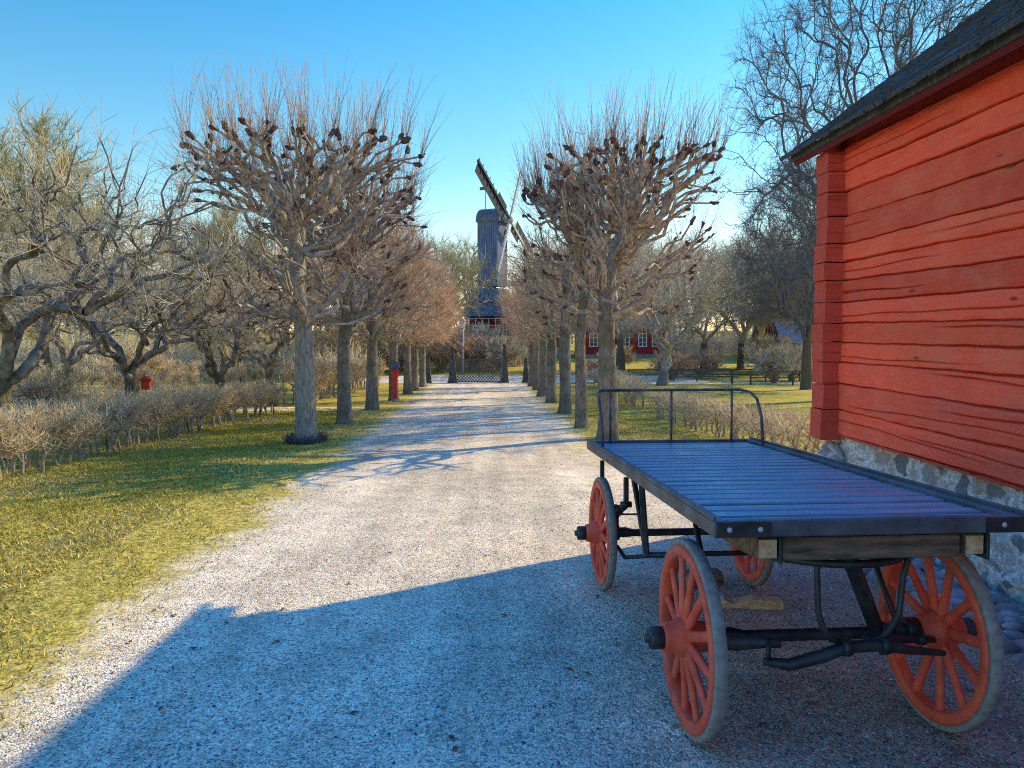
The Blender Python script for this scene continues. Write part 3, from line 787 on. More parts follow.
PA = make_pollard(21, .8, low=2.35); PB = make_pollard(22, .55, low=2.4, H=5.6, rw=1.72, off=(.42, 0)); PC = make_pollard(23, .8, low=2.3, rw=2.0, tr=.9); PD = make_pollard(24, .8, low=2.3, rw=1.25, tr=.72, off=(.2, 0))
DA = make_dense(31, twn=12, rad=.007); DB = make_dense(32, n=300, twn=12, rad=.007); DC = make_dense(33, rw=1.6, n=230, twn=8, rad=.0058); DE = make_dense(34, rw=1.6, n=210, twn=8, rad=.0058)
pm = (M['bark_lime'], M['limb'], M['knuckle'], M['shoot']); pml = (M['bark_light'], M['limb'], M['knuckle'], M['shoot'])
po = (M['bark_lime'], M['limb_tan'], M['knuckle'], M['twig_orange'])
LG = 'pollarded trees of the left row'; RG = 'pollarded trees of the right row'
left = [(-3.42, 14.5, PA, 'place', pml, 'nearest pollarded lime left of the path with pale trunk and shaggy dark root flare'),
        (-3.40, 18.4, PC, 'place', pm, 'dark trunked pollard with spreading roots, second tree back on the left row'),
        (-3.45, 23.2, DA, 'place', po, 'straight trunked pollard between the spreading-root tree and the red post, left row'),
        (-3.45, 28.4, DB, 'place', po, 'pollard in the left row with the red post standing at its trunk'),
        (-3.40, 32.8, DA, 'place', po, 'pollard in the left row just beyond the one with the red post'),
        (-3.45, 36.6, DB, 'place', po, 'second to last pollard before the gate in the left row'),
        (-3.45, 41.2, DA, 'place', po, 'last pollard of the left row, closest to the obelisk gate')]
for k, (x, y, m, _, mt, lab) in enumerate(left):
    place_tree('pollarded_tree', m, (x, y, g(x, y)), 1.3*k+.4, 1.0 if k else 1.03, mt, lab, 'tree', LG)
right = [(2.36, 14.8, PB, pm, 'nearest pollarded lime of the right row, rising behind the wagon bed'),
         (2.12, 17.1, PD, pm, 'pollard close behind the nearest right hand tree, slim straight trunk'),
         (2.22, 21.6, DE, po, 'broad based leaning pollard, third back in the right row'),
         (2.20, 26.4, DC, po, 'pollard in the middle of the right row behind the broad based one'),
         (2.25, 31.0, DE, po, 'pollard in the right row, third before the obelisks'),
         (2.35, 36.5, DC, po, 'pollard in the right row, second before the obelisks'),
         (2.40, 41.5, DE, po, 'last pollard of the right row, beside the small obelisks')]
for k, (x, y, m, mt, lab) in enumerate(right):
    place_tree('pollarded_tree', m, (x, y, g(x, y)), (2.1*k if k else 0.), 1.0, mt, lab, 'tree', RG)

# gnarled orchard trees left (behind hedge)
OA = make_spread(41, 4.9, 3.2, 1.7, 1.3, .165, 170, 9, .0052, (.25, .8), .45, .0135, (.5, .0), 4, up=.25, power=.49, shell=.15, bow=.13, sub=.8)
OB = make_spread(42, 4.4, 2.9, 1.6, 1.1, .155, 150, 9, .0054, (.25, .8), .45, .0135, (-.3, .2), 4, up=.25, power=.49, shell=.15, bow=.13, sub=.8)
om = (M['bark_dark'], M['limb_dark'], None, M['twig_pale'])
OG = 'gnarled orchard trees behind the left hedge'
for (x, y, m, rz, s, lab) in [(-7.75, 12.3, OA, .3, 1.05, 'gnarled orchard tree at the far left edge with a thick low limb'),
                              (-8.3, 18.2, OB, 2.4, 1.05, 'dark forked orchard tree with a small red feeder beside its trunk'),
                              (-7.4, 21.6, OA, 3.9, .92, 'orchard tree with thick dark trunk, third along behind the hedge'),
                              (-7.1, 25.6, OB, .9, .95, 'short V forked orchard tree behind the nearest left pollard'),
                                                            (-13.5, 25.0, OB, 4.2, 1.1, 'orchard tree further back behind the red feeder tree'),
                              (-9.8, 31.0, OA, 2.7, 1.0, 'orchard tree by the tall hedge beyond the side path')]:
    place_tree('orchard_tree', m, (x, y, g(x, y)), rz, s, om, lab, 'tree', OG)

# background trees
BA = make_spread(51, 12.0, 4.2, 3.0, 3.0, .30, 380, 14, .013, (.5, 1.4), .25, .022, (0, 0), 4, up=.25, shell=.05, bow=.08)
BB = make_spread(52, 11.0, 5.0, 2.6, 2.4, .28, 340, 14, .014, (.5, 1.5), .35, .022, (0, 0), 4, up=.15, shell=.1, bow=.1)
BD = make_spread(53, 12.5, 3.6, 1.0, 2.0, .30, 420, 30, .014, (.5, 1.1), .2, .02, (0, 0), 4, up=.2, shell=.05, bow=.06)
mg = (M['bark_dark'], M['limb'], None, M['twig_grey']); mt_ = (M['bark_dark'], M['limb_tan'], None, M['twig_tan']); mgr = (M['bark_dark'], M['limb_tan'], None, M['twig_green']); md = (M['bark_dark'], M['twig_dark'], None, M['twig_dark'])
BGG = 'bare trees behind the orchard on the left'; BGR = 'bare trees beyond the lawn on the right'
for (x, y, m, rz, s, mt, lab) in [
        (-21.5, 38, BD, 0., 1.08, mgr, 'tall dense olive brown tree rising above the orchard at left'),
        (-14.8, 44, BD, 1.1, .86, mgr, 'lower dense olive brown tree between the orchard and the left row'),
        (-27.5, 42, BB, 2., 1.0, mg, 'bare grey tree at the far left edge behind the dense olive tree'),
        (-33, 58, BA, .6, 1.2, mg, 'distant bare tree behind the left edge orchard'),
        (-24, 60, BB, 3.2, 1.1, mt_, 'distant bare tree right of the tall dense olive tree'),
        (-16, 62, BA, 4.2, 1.0, mt_, 'distant bare tree behind the lower dense olive tree'),
        (-10, 55, BB, 5.2, .95, mt_, 'bare tree behind the middle of the left pollard row'),
        (-8.0, 64, BA, 2.2, 1.1, mg, 'tall bare tree above the end of the left pollard row'),
        (-4.6, 72, BB, .2, 1.05, mgr, 'yellow green tree just left of the windmill'),
        (-2.6, 98, BA, 1.2, 1.2, mgr, 'distant greenish tree behind the windmill on its left'),
        (-20, 30, BB, 1.5, .6, mt_, 'small bare tree in the back of the orchard')]:
    place_tree('bare_tree', m, (x, y, g(x, y)), rz, s, mt, lab, 'tree', BGG)
FT = make_spread(61, 7.6, 3.9, 2.6, .75, .30, 200, 10, .009, (.3, 1.0), .3, .021, (.3, 0), 3, up=.1, power=.46, bow=.1)
for (x, y, m, rz, s, mt, lab) in [
        (9.8, 42.5, FT, .9, 1.1, (M['bark_lime'], M['limb'], None, M['twig_tan']), 'thick forked tree on the lawn in front of the red house'),
        (12.5, 52, FT, 2.9, 1.0, mt_, 'leaning forked tree right of the red house'),
        (20.0, 60, BB, 2.4, .95, mgr, 'wide V forked tree in the middle of the right lawn'),
        (23.0, 64, BA, .4, .95, mgr, 'tree beside the wide V forked lawn tree'),
        (26.5, 62, BB, 4.4, 1.0, mg, 'bare tree left of the dark red shed'),
        (14.5, 78, BA, 1.4, 1.15, mt_, 'bare tree rising behind the red house at its right end'),
        (8.5, 84, BB, 5.5, 1.1, mt_, 'bare tree rising behind the red house at its left end'),
        (5.0, 66, BA, 3.1, .85, mt_, 'bare tree beside the windmill behind the right pollard row'),
        (33, 85, BA, 4.1, 1.3, mg, 'distant bare tree behind the dark red shed'),
        (24, 90, BB, 1.1, 1.3, mg, 'distant bare tree far behind the lawn'),
        (17, 98, BB, .1, 1.35, mg, 'most distant bare tree right of the red house')]:
    place_tree('bare_tree', m, (x, y, g(x, y)), rz, s, mt, lab, 'tree', BGR)
BIG = make_spread(71, 14.5, 6.6, 1.9, 3.2, .40, 900, 8, .0075, (.35, 1.1), .22, .0125, (0, 0), 4, up=.1, power=.47, shell=.05, bow=.07, sub=1.)
place_tree('bare_tree', BIG, (14.3, 28.6, g(14.3, 28.6)), .8, .84, (M['bark_dark'], M['twig_dark'], None, M['twig_dark']), 'big dark bare tree towering behind the red log building', sz=1.24)

bm_ = (M['bark_dark'], M['twig_dark'], None, M['twig_dark'])
place_tree('bare_tree', BIG, (15.6, 37, g(15.6, 37)), 2.2, .62, bm_, 'dark fine branched tree beside the barn corner behind the lawn hedge', 'tree', BGR, sz=.80)
place_tree('bare_tree', BIG, (24, 52, g(24, 52)), 4.4, .95, bm_, 'large dark bare tree further back left of the barn corner', 'tree', BGR, sz=1.05)
place_tree('bare_tree', BIG, (10.5, 60, g(10.5, 60)), 5.6, .8, (M['bark_dark'], M['limb'], None, M['twig_grey']), 'fine grey tree in front of the red house left half', 'tree', BGR, sz=.75)
place_tree('bare_tree', BIG, (16.5, 58, g(16.5, 58)), 3.3, .7, (M['bark_dark'], M['limb'], None, M['twig_grey']), 'fine grey tree in front of the red house right end', 'tree', BGR, sz=.7)

# ------------------------------------------------------------------ hedges
def make_hedge(name, a, b, h, w, seed, label, step=.26, tw=70, tipr=.0042, stem_r=.017, stems=True):
    r = np.random.default_rng(seed); a = np.array(a, float); b = np.array(b, float); L = np.linalg.norm(b-a); d = (b-a)/L; nrm = np.array([-d[1], d[0]])
    root = empty(name, (a[0], a[1], g(*a)), (0, 0, 0), label, 'hedge', 'clipped leafless hedges')
    base = np.array([a[0], a[1], g(*a)]); n = int(L/step); NO = []; ND = []; rest = Tubes(); cnt = 0
    for i in range(n):
        t = (i+.5+r.normal(0, .25))*step; off = r.normal(0, w*.16)
        xy = a+d*t+nrm*off; p = np.array([xy[0], xy[1], g(*xy)-.02])-base
        ST = Tubes(); tips = []; nodes = []
        m = 7; tg = np.stack([p[0]+r.uniform(-1, 1, m)*(abs(d[0])*.22+abs(nrm[0])*w*.45), p[1]+r.uniform(-1, 1, m)*(abs(d[1])*.22+abs(nrm[1])*w*.45), p[2]+h*r.uniform(.45, .86, m)], -1)
        fk = p+np.array([r.normal(0, .03), r.normal(0, .03), h*r.uniform(.12, .35)])
        ST.add(curve(p, fk, 4, r.normal(0, .015, 3), .3, r), np.linspace(stem_r*1.7, stem_r*1.35, 4), 6)
        skeleton(ST, fk, np.array([0, 0, 1.]), tg, r, stem_r*.42, .5, (.35, .6), .4, tips, 5, 4, .1, 3, 1, nodes, stem_r*1.3)
        o, dd = arr(tips+nodes); NO.append(o); ND.append(dd)
        if stems and cnt < 100:
            V, F = ST.arrays(); link('stem', np_mesh('stem', V, F, True), M['hedge_stem'], root); cnt += 1
        else:
            for k, v in ST.g.items(): rest.g.setdefault(k, []).extend(v)
    if rest.g: tag(link('stems', rest.mesh('stems'), M['hedge_stem'], root), kind='stuff')
    NO = np.concatenate(NO); ND = np.concatenate(ND)
    S = Tubes(); k = r.choice(len(NO), int(tw*L)); hi = NO[k][:, 2]
    p, q = twigs(S, NO[k], ND[k]*.5, r, 2, (.08, .24), .6, tipr, .35, 3, 3, .2)
    sel = r.choice(len(p), len(p)); zz = p[sel, 2]
    # clip to hedge box top
    p3, _ = twigs(S, zz, q[sel], r, 1, (.06, .16), .55, tipr*.9, .4, 3, 3, .2)
    V, F = S.arrays(); gz = G(V[:, 0]+base[0], V[:, 1]+base[1])-base[2]
    top = gz+h*(1+.025*np.sin(V[:, 0]*5)+.03*np.sin(V[:, 1]*3.7)); over = V[:, 2] > top
    V[over, 2] = top[over]+(V[over, 2]-top[over])*.06
    link('twigs', np_mesh('twigs', V, F, True), M['hedge_tip'], root)
    return root
make_hedge('hedge', (-6.55, 7.5), (-6.25, 22.4), .98, .8, 1, 'low clipped leafless hedge along the grass on the left', step=.16, tw=520, tipr=.0044, stem_r=.018)
make_hedge('hedge', (-6.3, 25.4), (-6.1, 42.5), 1.6, .9, 2, 'tall pale clipped hedge behind the left pollard row past the side path', .3, 420, .0065, .02)
make_hedge('hedge', (-21.0, 28.0), (-6.9, 27.0), 1.55, .9, 3, 'tall pale hedge running across the back of the orchard', .4, 380, .0065, .02)
make_hedge('hedge', (4.85, 8.6), (4.5, 20.0), .82, .6, 4, 'low open clipped hedge behind the wagon, left of the log building', step=.2, tw=170, tipr=.0044)
make_hedge('hedge', (4.7, 23.6), (5.5, 29.0), 1.0, .8, 5, 'short hedge on the lawn past the gap behind the wagon', .3, 240, .006, .02)
make_hedge('hedge', (5.7, 32.0), (6.2, 43.0), 1.0, .9, 6, 'further hedge beyond the right pollard row', .36, 240, .0068, .02)

# ------------------------------------------------------------------ shrubs
def make_shrub(seed, h, w, rad, n=90, twn=16):
    r = np.random.default_rng(seed); T = Tubes(); tips = []; nodes = []
    for s in range(9):
        a = r.uniform(0, 6.28); k = n//9
        tg = np.stack([w*(.55*np.cos(a)+r.normal(0, .3, k)), w*(.55*np.sin(a)+r.normal(0, .3, k)), h*r.uniform(.3, .9, k)], -1)
        skeleton(T, np.array([.12*math.cos(a), .12*math.sin(a), -.03]), np.array([0, 0, 1.]), tg, r, rad*.9, .5, (.3, .6), .3, tips, 5, 4, .1, 2, 1, nodes, .05)
    O, D = arr(tips+nodes[::2]); S = Tubes(); twigs(S, O, D, r, twn//2, (.2, .6), .6, rad*.75, .3, 3, 3, .2)
    return T.mesh('stems'), S.mesh('twigs')
SA = make_shrub(81, 2.2, 1.3, .012); SB = make_shrub(82, 2.4, 1.6, .02, 90, 20)
def place_shrub(m, x, y, rz, s, mats, lab, group=None):
    root = empty('shrub', (x, y, g(x, y)), (0, 0, rz), lab, 'shrub', group); root.scale = (s, s, s)
    for nm, me, mt in zip(('stems', 'twigs'), m, mats):
        if not me.materials: me.materials.append(mt)
        o = bpy.data.objects.new(nm, me); COL.objects.link(o); o.parent = root
        o.material_slots[0].link = 'OBJECT'; o.material_slots[0].material = mt
ms = (M['limb'], M['twig_tan']); mo = (M['limb'], M['twig_orange']); mh = (M['limb'], M['hedge_tip'])
for (m, x, y, rz, s, mt, lab) in [
        (SA, -10.2, 14.0, 0, .75, ms, 'low twiggy shrub between the two nearest orchard trees'),
        (SA, -11.0, 16.2, 1, .8, mh, 'low tan shrub behind the leftmost orchard tree'),
        (SA, -9.6, 17.0, 2, .6, ms, 'low grey shrub left of the red feeder'),
        (SB, -3.4, 59, 0, 1.6, mo, 'large rusty shrub behind the gate by the lamp post'),
        (SB, -6.8, 60, 1, 1.7, ms, 'large tan shrub behind the left small obelisk'),
        (SB, .9, 60, 2, 1.15, ms, 'twiggy shrub behind the lattice gate below the windmill'),
        (SB, -1.2, 62, 3, 1.5, ms, 'pale shrub in front of the windmill base'),
        (SB, -11, 58, 4, 1.7, ms, 'shrub far behind the left pollard row'),
        (SB, 17.4, 46, 1, .95, mh, 'tan rounded shrub in front of the dark red shed'),
        (SB, 19.6, 49, 2, 1.0, mh, 'tan shrub at the edge of the log building, beyond the lawn'),
        (SB, 14.6, 52, 3, .8, mo, 'rusty shrub below the wide V forked lawn tree'),
        (SB, 12.2, 50, 0, .8, mo, 'rusty shrub right of the thick forked lawn tree'),
        (SB, 6.8, 47.5, 2, .65, mo, 'rusty shrub behind the second right pollard trunk'),
        (SB, 22, 58, 5, 1.2, mh, 'tan shrub in front of the tree left of the shed'),
        (SB, 10.4, 61, 3, .8, ms, 'grey shrub in front of the red house wall'),
        (SB, -15, 33, 3, .95, ms, 'shrub at the back of the orchard by the cross hedge')]:
    place_shrub(m, x, y, rz, s, mt, lab)
# far woods as one mass
def far_woods():
    r = np.random.default_rng(91); T = Tubes(); n = 230
    x = r.uniform(-150, 150, n); y = 120+.0*x+r.uniform(0, 50, n); z = G(x, y); h = r.uniform(7, 13, n)
    P = np.stack([np.stack([x, y, z], -1), np.stack([x+r.normal(0, .5, n), y, z+h*.5], -1), np.stack([x+r.normal(0, .8, n), y, z+h], -1)], 1)
    T.add(P, np.broadcast_to(np.array([.25, .16, .04]), (n, 3)), 5)
    k = 80; t = r.uniform(.2, 1, (n, k)); O = P[:, 0][:, None]*(1-t[..., None])+P[:, 2][:, None]*t[..., None]
    D = r.normal(0, 1, (n*k, 3)); D[:, 2] = abs(D[:, 2])*.8
    twigs(T, O.reshape(-1, 3), D, r, 1, (1.2, 3.6), .3, .045, .2, 3, 3, .25)
    return T.mesh('distant_woods')
tag(link('distant_woods', far_woods(), M['twig_grey']), 'distant leafless woods closing the view behind everything', 'woods', kind='stuff')

def thicket(x0, x1, y0, y1, h, n, seed, rad):
    r = np.random.default_rng(seed); T = Tubes()
    x = r.uniform(x0, x1, n); y = r.uniform(y0, y1, n); O = np.stack([x, y, G(x, y)-.05], -1)
    D = np.stack([np.zeros(n), np.zeros(n), np.ones(n)], -1); hh = h*(.65+.35*np.sin(x*.9+np.sin(y*.7)))
    p, d = twigs(T, O, D, r, 1, (h*.4, h*.95), .3, rad*1.6, .1, 5, 3, .25)
    for k in (2, 3, 4): 
        p2, d2 = twigs(T, p[:, k], d, r, 2, (h*.12, h*.35), .7, rad, .2, 3, 3, .25)
    return T.mesh('undergrowth')
tag(link('undergrowth', thicket(-62, -8.5, 50, 70, 2.6, 7000, 95, .014), M['twig_tan']), 'tangled tan undergrowth behind the orchard and left row', 'undergrowth', kind='stuff')
tag(link('undergrowth', thicket(-24, -7.4, 12.5, 27, .95, 5200, 98, .0055), M['hedge_tip']), 'dry tan undergrowth beneath the orchard trees behind the low hedge', 'undergrowth', kind='stuff')
tag(link('undergrowth', thicket(19, 75, 76, 96, 2.8, 5500, 96, .017), M['twig_tan']), 'tangled tan undergrowth beyond the right lawn around the shed', 'undergrowth', kind='stuff')
tag(link('undergrowth', thicket(-9, 3.2, 64, 78, 2.2, 1800, 97, .015), M['twig_tan']), 'tangled undergrowth in front of the windmill base', 'undergrowth', kind='stuff')

# ------------------------------------------------------------------ red log building
BX, BY0, BY1 = 3.42, -7.0, 7.45
ZB, ZE = .60, 3.34
def log_building():
    root = empty('log_building', (BX, BY1, g(BX, BY1)), (0, 0, 0), 'red painted log building with shingled roof on a rubble stone foundation', 'building')
    loc = Vector(root.location)
    r = np.random.default_rng(5)
    heights = []; z = ZB
    while z < ZE-.12:
        h = r.uniform(.17, .26); heights.append((z, min(ZE, z+h))); z += h
    heights[-1] = (heights[-1][0], ZE)
    nc = len(heights)
    def seamw(c, y): return .007*np.sin(y*.45+c*2.1)+.003*np.sin(y*1.7+c*1.3)+.0022*np.sin(y*7.7+c)+.0016*np.sin(y*19+c*3)
    ph = r.uniform(0, 6.28, (nc, 4)); cracks = []
    for c in range(nc):
        for _ in range(2):
            y0 = r.uniform(-2, 6.8); cracks.append((c, r.uniform(.2, .8), y0, y0+r.uniform(.8, 4.5), r.uniform(.003, .0055), r.uniform(0, 6.28), r.uniform(-.12, .12)))
    tint = np.clip(r.normal(1.05, .10, (nc, 1)), .84, 1.2)*np.array([1., 1., 1.])+np.stack([np.zeros(nc), r.normal(0, .05, nc), r.normal(0, .05, nc)], -1)
    def depth(y, z, shade=None):
        """outward offset of the wall surface"""
        out = np.zeros_like(y)
        d = np.full_like(y, 9.); idx = np.zeros(y.shape, int); frac = np.zeros_like(y)
        for c, (a, b) in enumerate(heights):
            lo = a+seamw(c, y); hi = b+seamw(c+1, y)
            m = (z >= lo) & (z < hi); idx[m] = c; frac[m] = ((z-lo)/(hi-lo))[m]
            d = np.minimum(d, np.minimum(abs(z-lo), abs(z-hi)))
        bul = .007*(1-(2*frac-1)**6)
        bow = .008*np.sin(y*.7+ph[idx, 0])+.005*np.sin(y*1.9+ph[idx, 1])+.012*(np.sin(ph[idx, 2]*5))
        adz = .0022*np.sin(y*17+ph[idx, 3]+np.sin(z*60)*1.2)*np.sin(z*23+y*3+ph[idx, 1])
        wv = .0035+.004*(.5+.5*np.sin(y*1.7+ph[idx, 2]))
        gro = np.exp(-(d/wv)**2); out = bul+bow+adz-.05*gro
        for (c, fr, y0, y1, w, p, sl) in cracks:
            a, b = heights[c]; zc = a+(b-a)*fr+sl*(y-y0)*.12+.008*np.sin(y*2.1+p)+.004*np.sin(y*6+p)
            f = np.clip((y-y0)*2.5, 0, 1)*np.clip((y1-y)*2.5, 0, 1)
            e = f*np.exp(-((z-zc)/w)**2); out -= .03*e; gro = np.maximum(gro, e*.9)
        if shade is not None: shade[...] = tint[idx]*(1-.6*gro[..., None])
        return out
    # long wall facing the path
    ys = np.concatenate([np.arange(BY0, 1.5, .12), np.arange(1.5, BY1+.001, .03)]); zs = np.arange(ZB, ZE+.0001, .004)
    Y, Z = np.meshgrid(ys, zs); SH = np.ones(Y.shape+(3,)); X = BX-depth(Y, Z, SH)
    def grid(X, Y, Z):
        ny, nx = X.shape; V = np.stack([X, Y, Z], -1).reshape(-1, 3)-np.array(loc)
        i, j = np.meshgrid(np.arange(ny-1), np.arange(nx-1), indexing='ij')
        return V, np.stack([i*nx+j, i*nx+j+1, (i+1)*nx+j+1, (i+1)*nx+j], -1).reshape(-1, 4)
    V, F = grid(X, Y, Z); link('wall', np_mesh('wall', V, F[:, ::-1], False, None, SH.reshape(-1, 3)), M['red_log'], root)
    # bottom underside of the sill log
    mb = MB(); mb.box(Vector((BX+.13, (BY0+BY1)/2, ZB-.012))-loc, (.26, BY1-BY0, .02)); mb.build('sill_log', M['red_end'], root)
    # gables and back wall (same profile, coarser)
    xs = np.arange(BX+.01, BX+5.64, .15); zs2 = np.arange(ZB, 5.7, .02)
    for yy, s in ((BY1+.10, 1), (BY0, -1)):
        X, Z = np.meshgrid(xs, zs2); lim = ZE+.7*np.minimum(X-BX, BX+5.64-X)+.05; Zc = np.minimum(Z, lim)
        Yv = yy+s*depth(X, np.minimum(Zc, ZE-.01)); V, F = grid(X, Yv, Zc); link('gable_wall', np_mesh('gable_wall', V, F, False, None, np.ones((len(V), 3))), M['red_log'], root)
    Y, Z = np.meshgrid(np.arange(BY0, BY1+.1, .3), np.arange(ZB, ZE, .03)); V, F = grid(BX+5.64+depth(Y, Z), Y, Z); link('back_wall', np_mesh('back_wall', V, F, False, None, np.ones((len(V), 3))), M['red_log'], root)
    # corner notch ends: gable logs poking out past the long wall, and long-wall logs past the gable
    mb = MB(); rr = random.Random(3)
    for c, (a, b) in enumerate(heights):
        hh = (b-a)
        top = ZE-.04 if c == nc-1 else b-.003-rr.random()*.004
        ex = .205+rr.uniform(-.012, .012)
        z0 = a+.003+(.0 if c else -.06)
        mb.box(Vector((BX+.02-ex/2, BY1-.02+rr.uniform(-.008, .008), (z0+top)/2))-loc, (ex, .25+rr.uniform(-.012, .012), top-z0), None, .004, .004)
    mb.build('corner_log_ends', M['red_end'], root)
    mb = MB()
    for c, (a, b) in enumerate(heights):
        mb.box(Vector((BX+.12, BY1+.22, (a+b)/2+.02))-loc, (.2, .26+rr.uniform(-.02, .02), b-a-.006), None, .01, .003)
    mb.build('corner_log_ends', M['red_end'], root)
    # foundation
    ys = np.arange(BY0, BY1+.16, .05); zs = np.concatenate([np.arange(-.42, ZB-.03, .03), [ZB-.022]]); Y, Z = np.meshgrid(ys, zs)
    X = BX+.055+.022*np.sin(Y*9+np.sin(Z*11)*1.4)*np.sin(Z*13+Y*3)+.016*np.sin(Y*23+Z*17)*np.sin(Z*29-Y*7)-.05*np.clip((.1-Z), 0, 1)
    V, F = grid(X, Y, Z); link('foundation', np_mesh('foundation', V, F[:, ::-1], True), M['foundation'], root)
    mb = MB(); mb.box(Vector((BX+2.85, BY1+.06, .06))-loc, (5.5, .2, 1.0), None, .03); mb.box(Vector((BX+2.85, BY0+.12, .2))-loc, (5.5, .2, .76)); mb.box(Vector((BX+5.5, (BY0+BY1)/2, .1))-loc, (.2, BY1-BY0-.4, .9))
    mb.blob(Vector((BX-.02, BY1-.02, .30))-loc, .2, (.8, .8, 1.0), 4); mb.blob(Vector((BX-.04, BY1+.0, -.05))-loc, .27, (.8, .9, 1.0), 9)
    mb.build('corner_stones', M['foundation'], root)
    # roof
    sl = .75; ex = 3.10; ey = ZE+.03; rx = BX+2.95; rz = ey+sl*(rx-ex); y0, y1 = BY0-.4, BY1+.52
    mb = MB(); th = .05
    for sgn in (0, 1):
        def X_(x): return x if sgn == 0 else 2*rx-x
        poly = [(X_(ex+.05), ey-.02), (X_(rx), rz-.055), (X_(rx), rz-.12), (X_(ex+.07), ey-.085)]
        mb.prism([(p[0]-loc.x, p[1]-loc.z) for p in poly], y0+.03-loc.y, y1-.03-loc.y)
    mb.build('roof_boards', M['red_board_dark'], root)
    mb = MB(); rr = random.Random(8); ang = math.atan(sl); step = .20
    nrow = int(math.hypot(rx-ex, rz-ey)/step)+1
    for sgn in (0, 1):
        for k in range(nrow):
            s0 = k*step-.05; y = y0-rr.random()*.1
            while y < y1:
                w = rr.uniform(.09, .16); Ls = .40; sj = s0+rr.uniform(-.022, .022); cs = sj+Ls/2
                if cs > nrow*step: break
                tilt = .055+rr.uniform(0, .03)
                x = ex+cs*math.cos(ang); z = ey+cs*math.sin(ang)+.022
                a = ang-tilt
                rot = Matrix.Rotation(-a, 3, 'Y')
                if sgn: x = 2*rx-x; rot = Matrix.Rotation(a, 3, 'Y')
                rot = rot @ Matrix.Rotation(rr.uniform(-.03, .03), 3, 'Z') @ Matrix.Rotation(rr.uniform(-.05, .05), 3, 'X')
                mb.box(Vector((x, y+w/2, z))-loc, (Ls, w-.006, .024+rr.random()*.016), rot)
                y += w
    mb.build('roof_shakes', M['shake'], root, fixn=False)
    mb = MB(); mb.box(Vector((rx, (y0+y1)/2, rz+.03))-loc, (.3, y1-y0, .06)); mb.build('ridge_cap', M['shake'], root)
    mb = MB(); mb.box(Vector((BX+2.84, (BY0+BY1)/2, ZE-.03))-loc, (5.5, BY1-BY0-.1, .5)); mb.box(Vector((BX+2.9, (BY0+BY1)/2, ZE+.65))-loc, (2.0, BY1-BY0-.1, 1.1)); mb.build('attic_light_block', M['red_end'], root)  # unseen solid blocks added inside the roof to stop sunlight leaking through
    # eave plate and rafter tails
    mb = MB()
    mb.bar(Vector((BX+.065, BY0, ZE+.115))-loc, Vector((BX+.065, BY1+.44, ZE+.115))-loc, .10, .25); mb.build('eave_plate', M['red_board'], root)
    mb = MB(); mb.bar(Vector((ex+.05, y0, ey-.012))-loc, Vector((ex+.05, y1, ey+.0))-loc, .035, .075); mb.build('eave_board', M['shake'], root)
    return root
log_building()

# cobble gutter along the wall (part of the ground)
mb = MB(); rr = random.Random(12)
for iy in range(-40, 62):
    for ix in range(5):
        x = 2.80+ix*.125+rr.uniform(-.03, .03)+(.06 if iy % 2 else 0); y = iy*.125+rr.uniform(-.03, .03)
        if x > 3.42: continue
        mb.blob((x, y, g(x, y)+.012+rr.uniform(-.008, .012)), .072*rr.uniform(.8, 1.12), (1.15, .95, .6), iy*7+ix, 5, .12)
tag(mb.build('cobble_strip', M['cobble'], fixn=False), kind='structure')

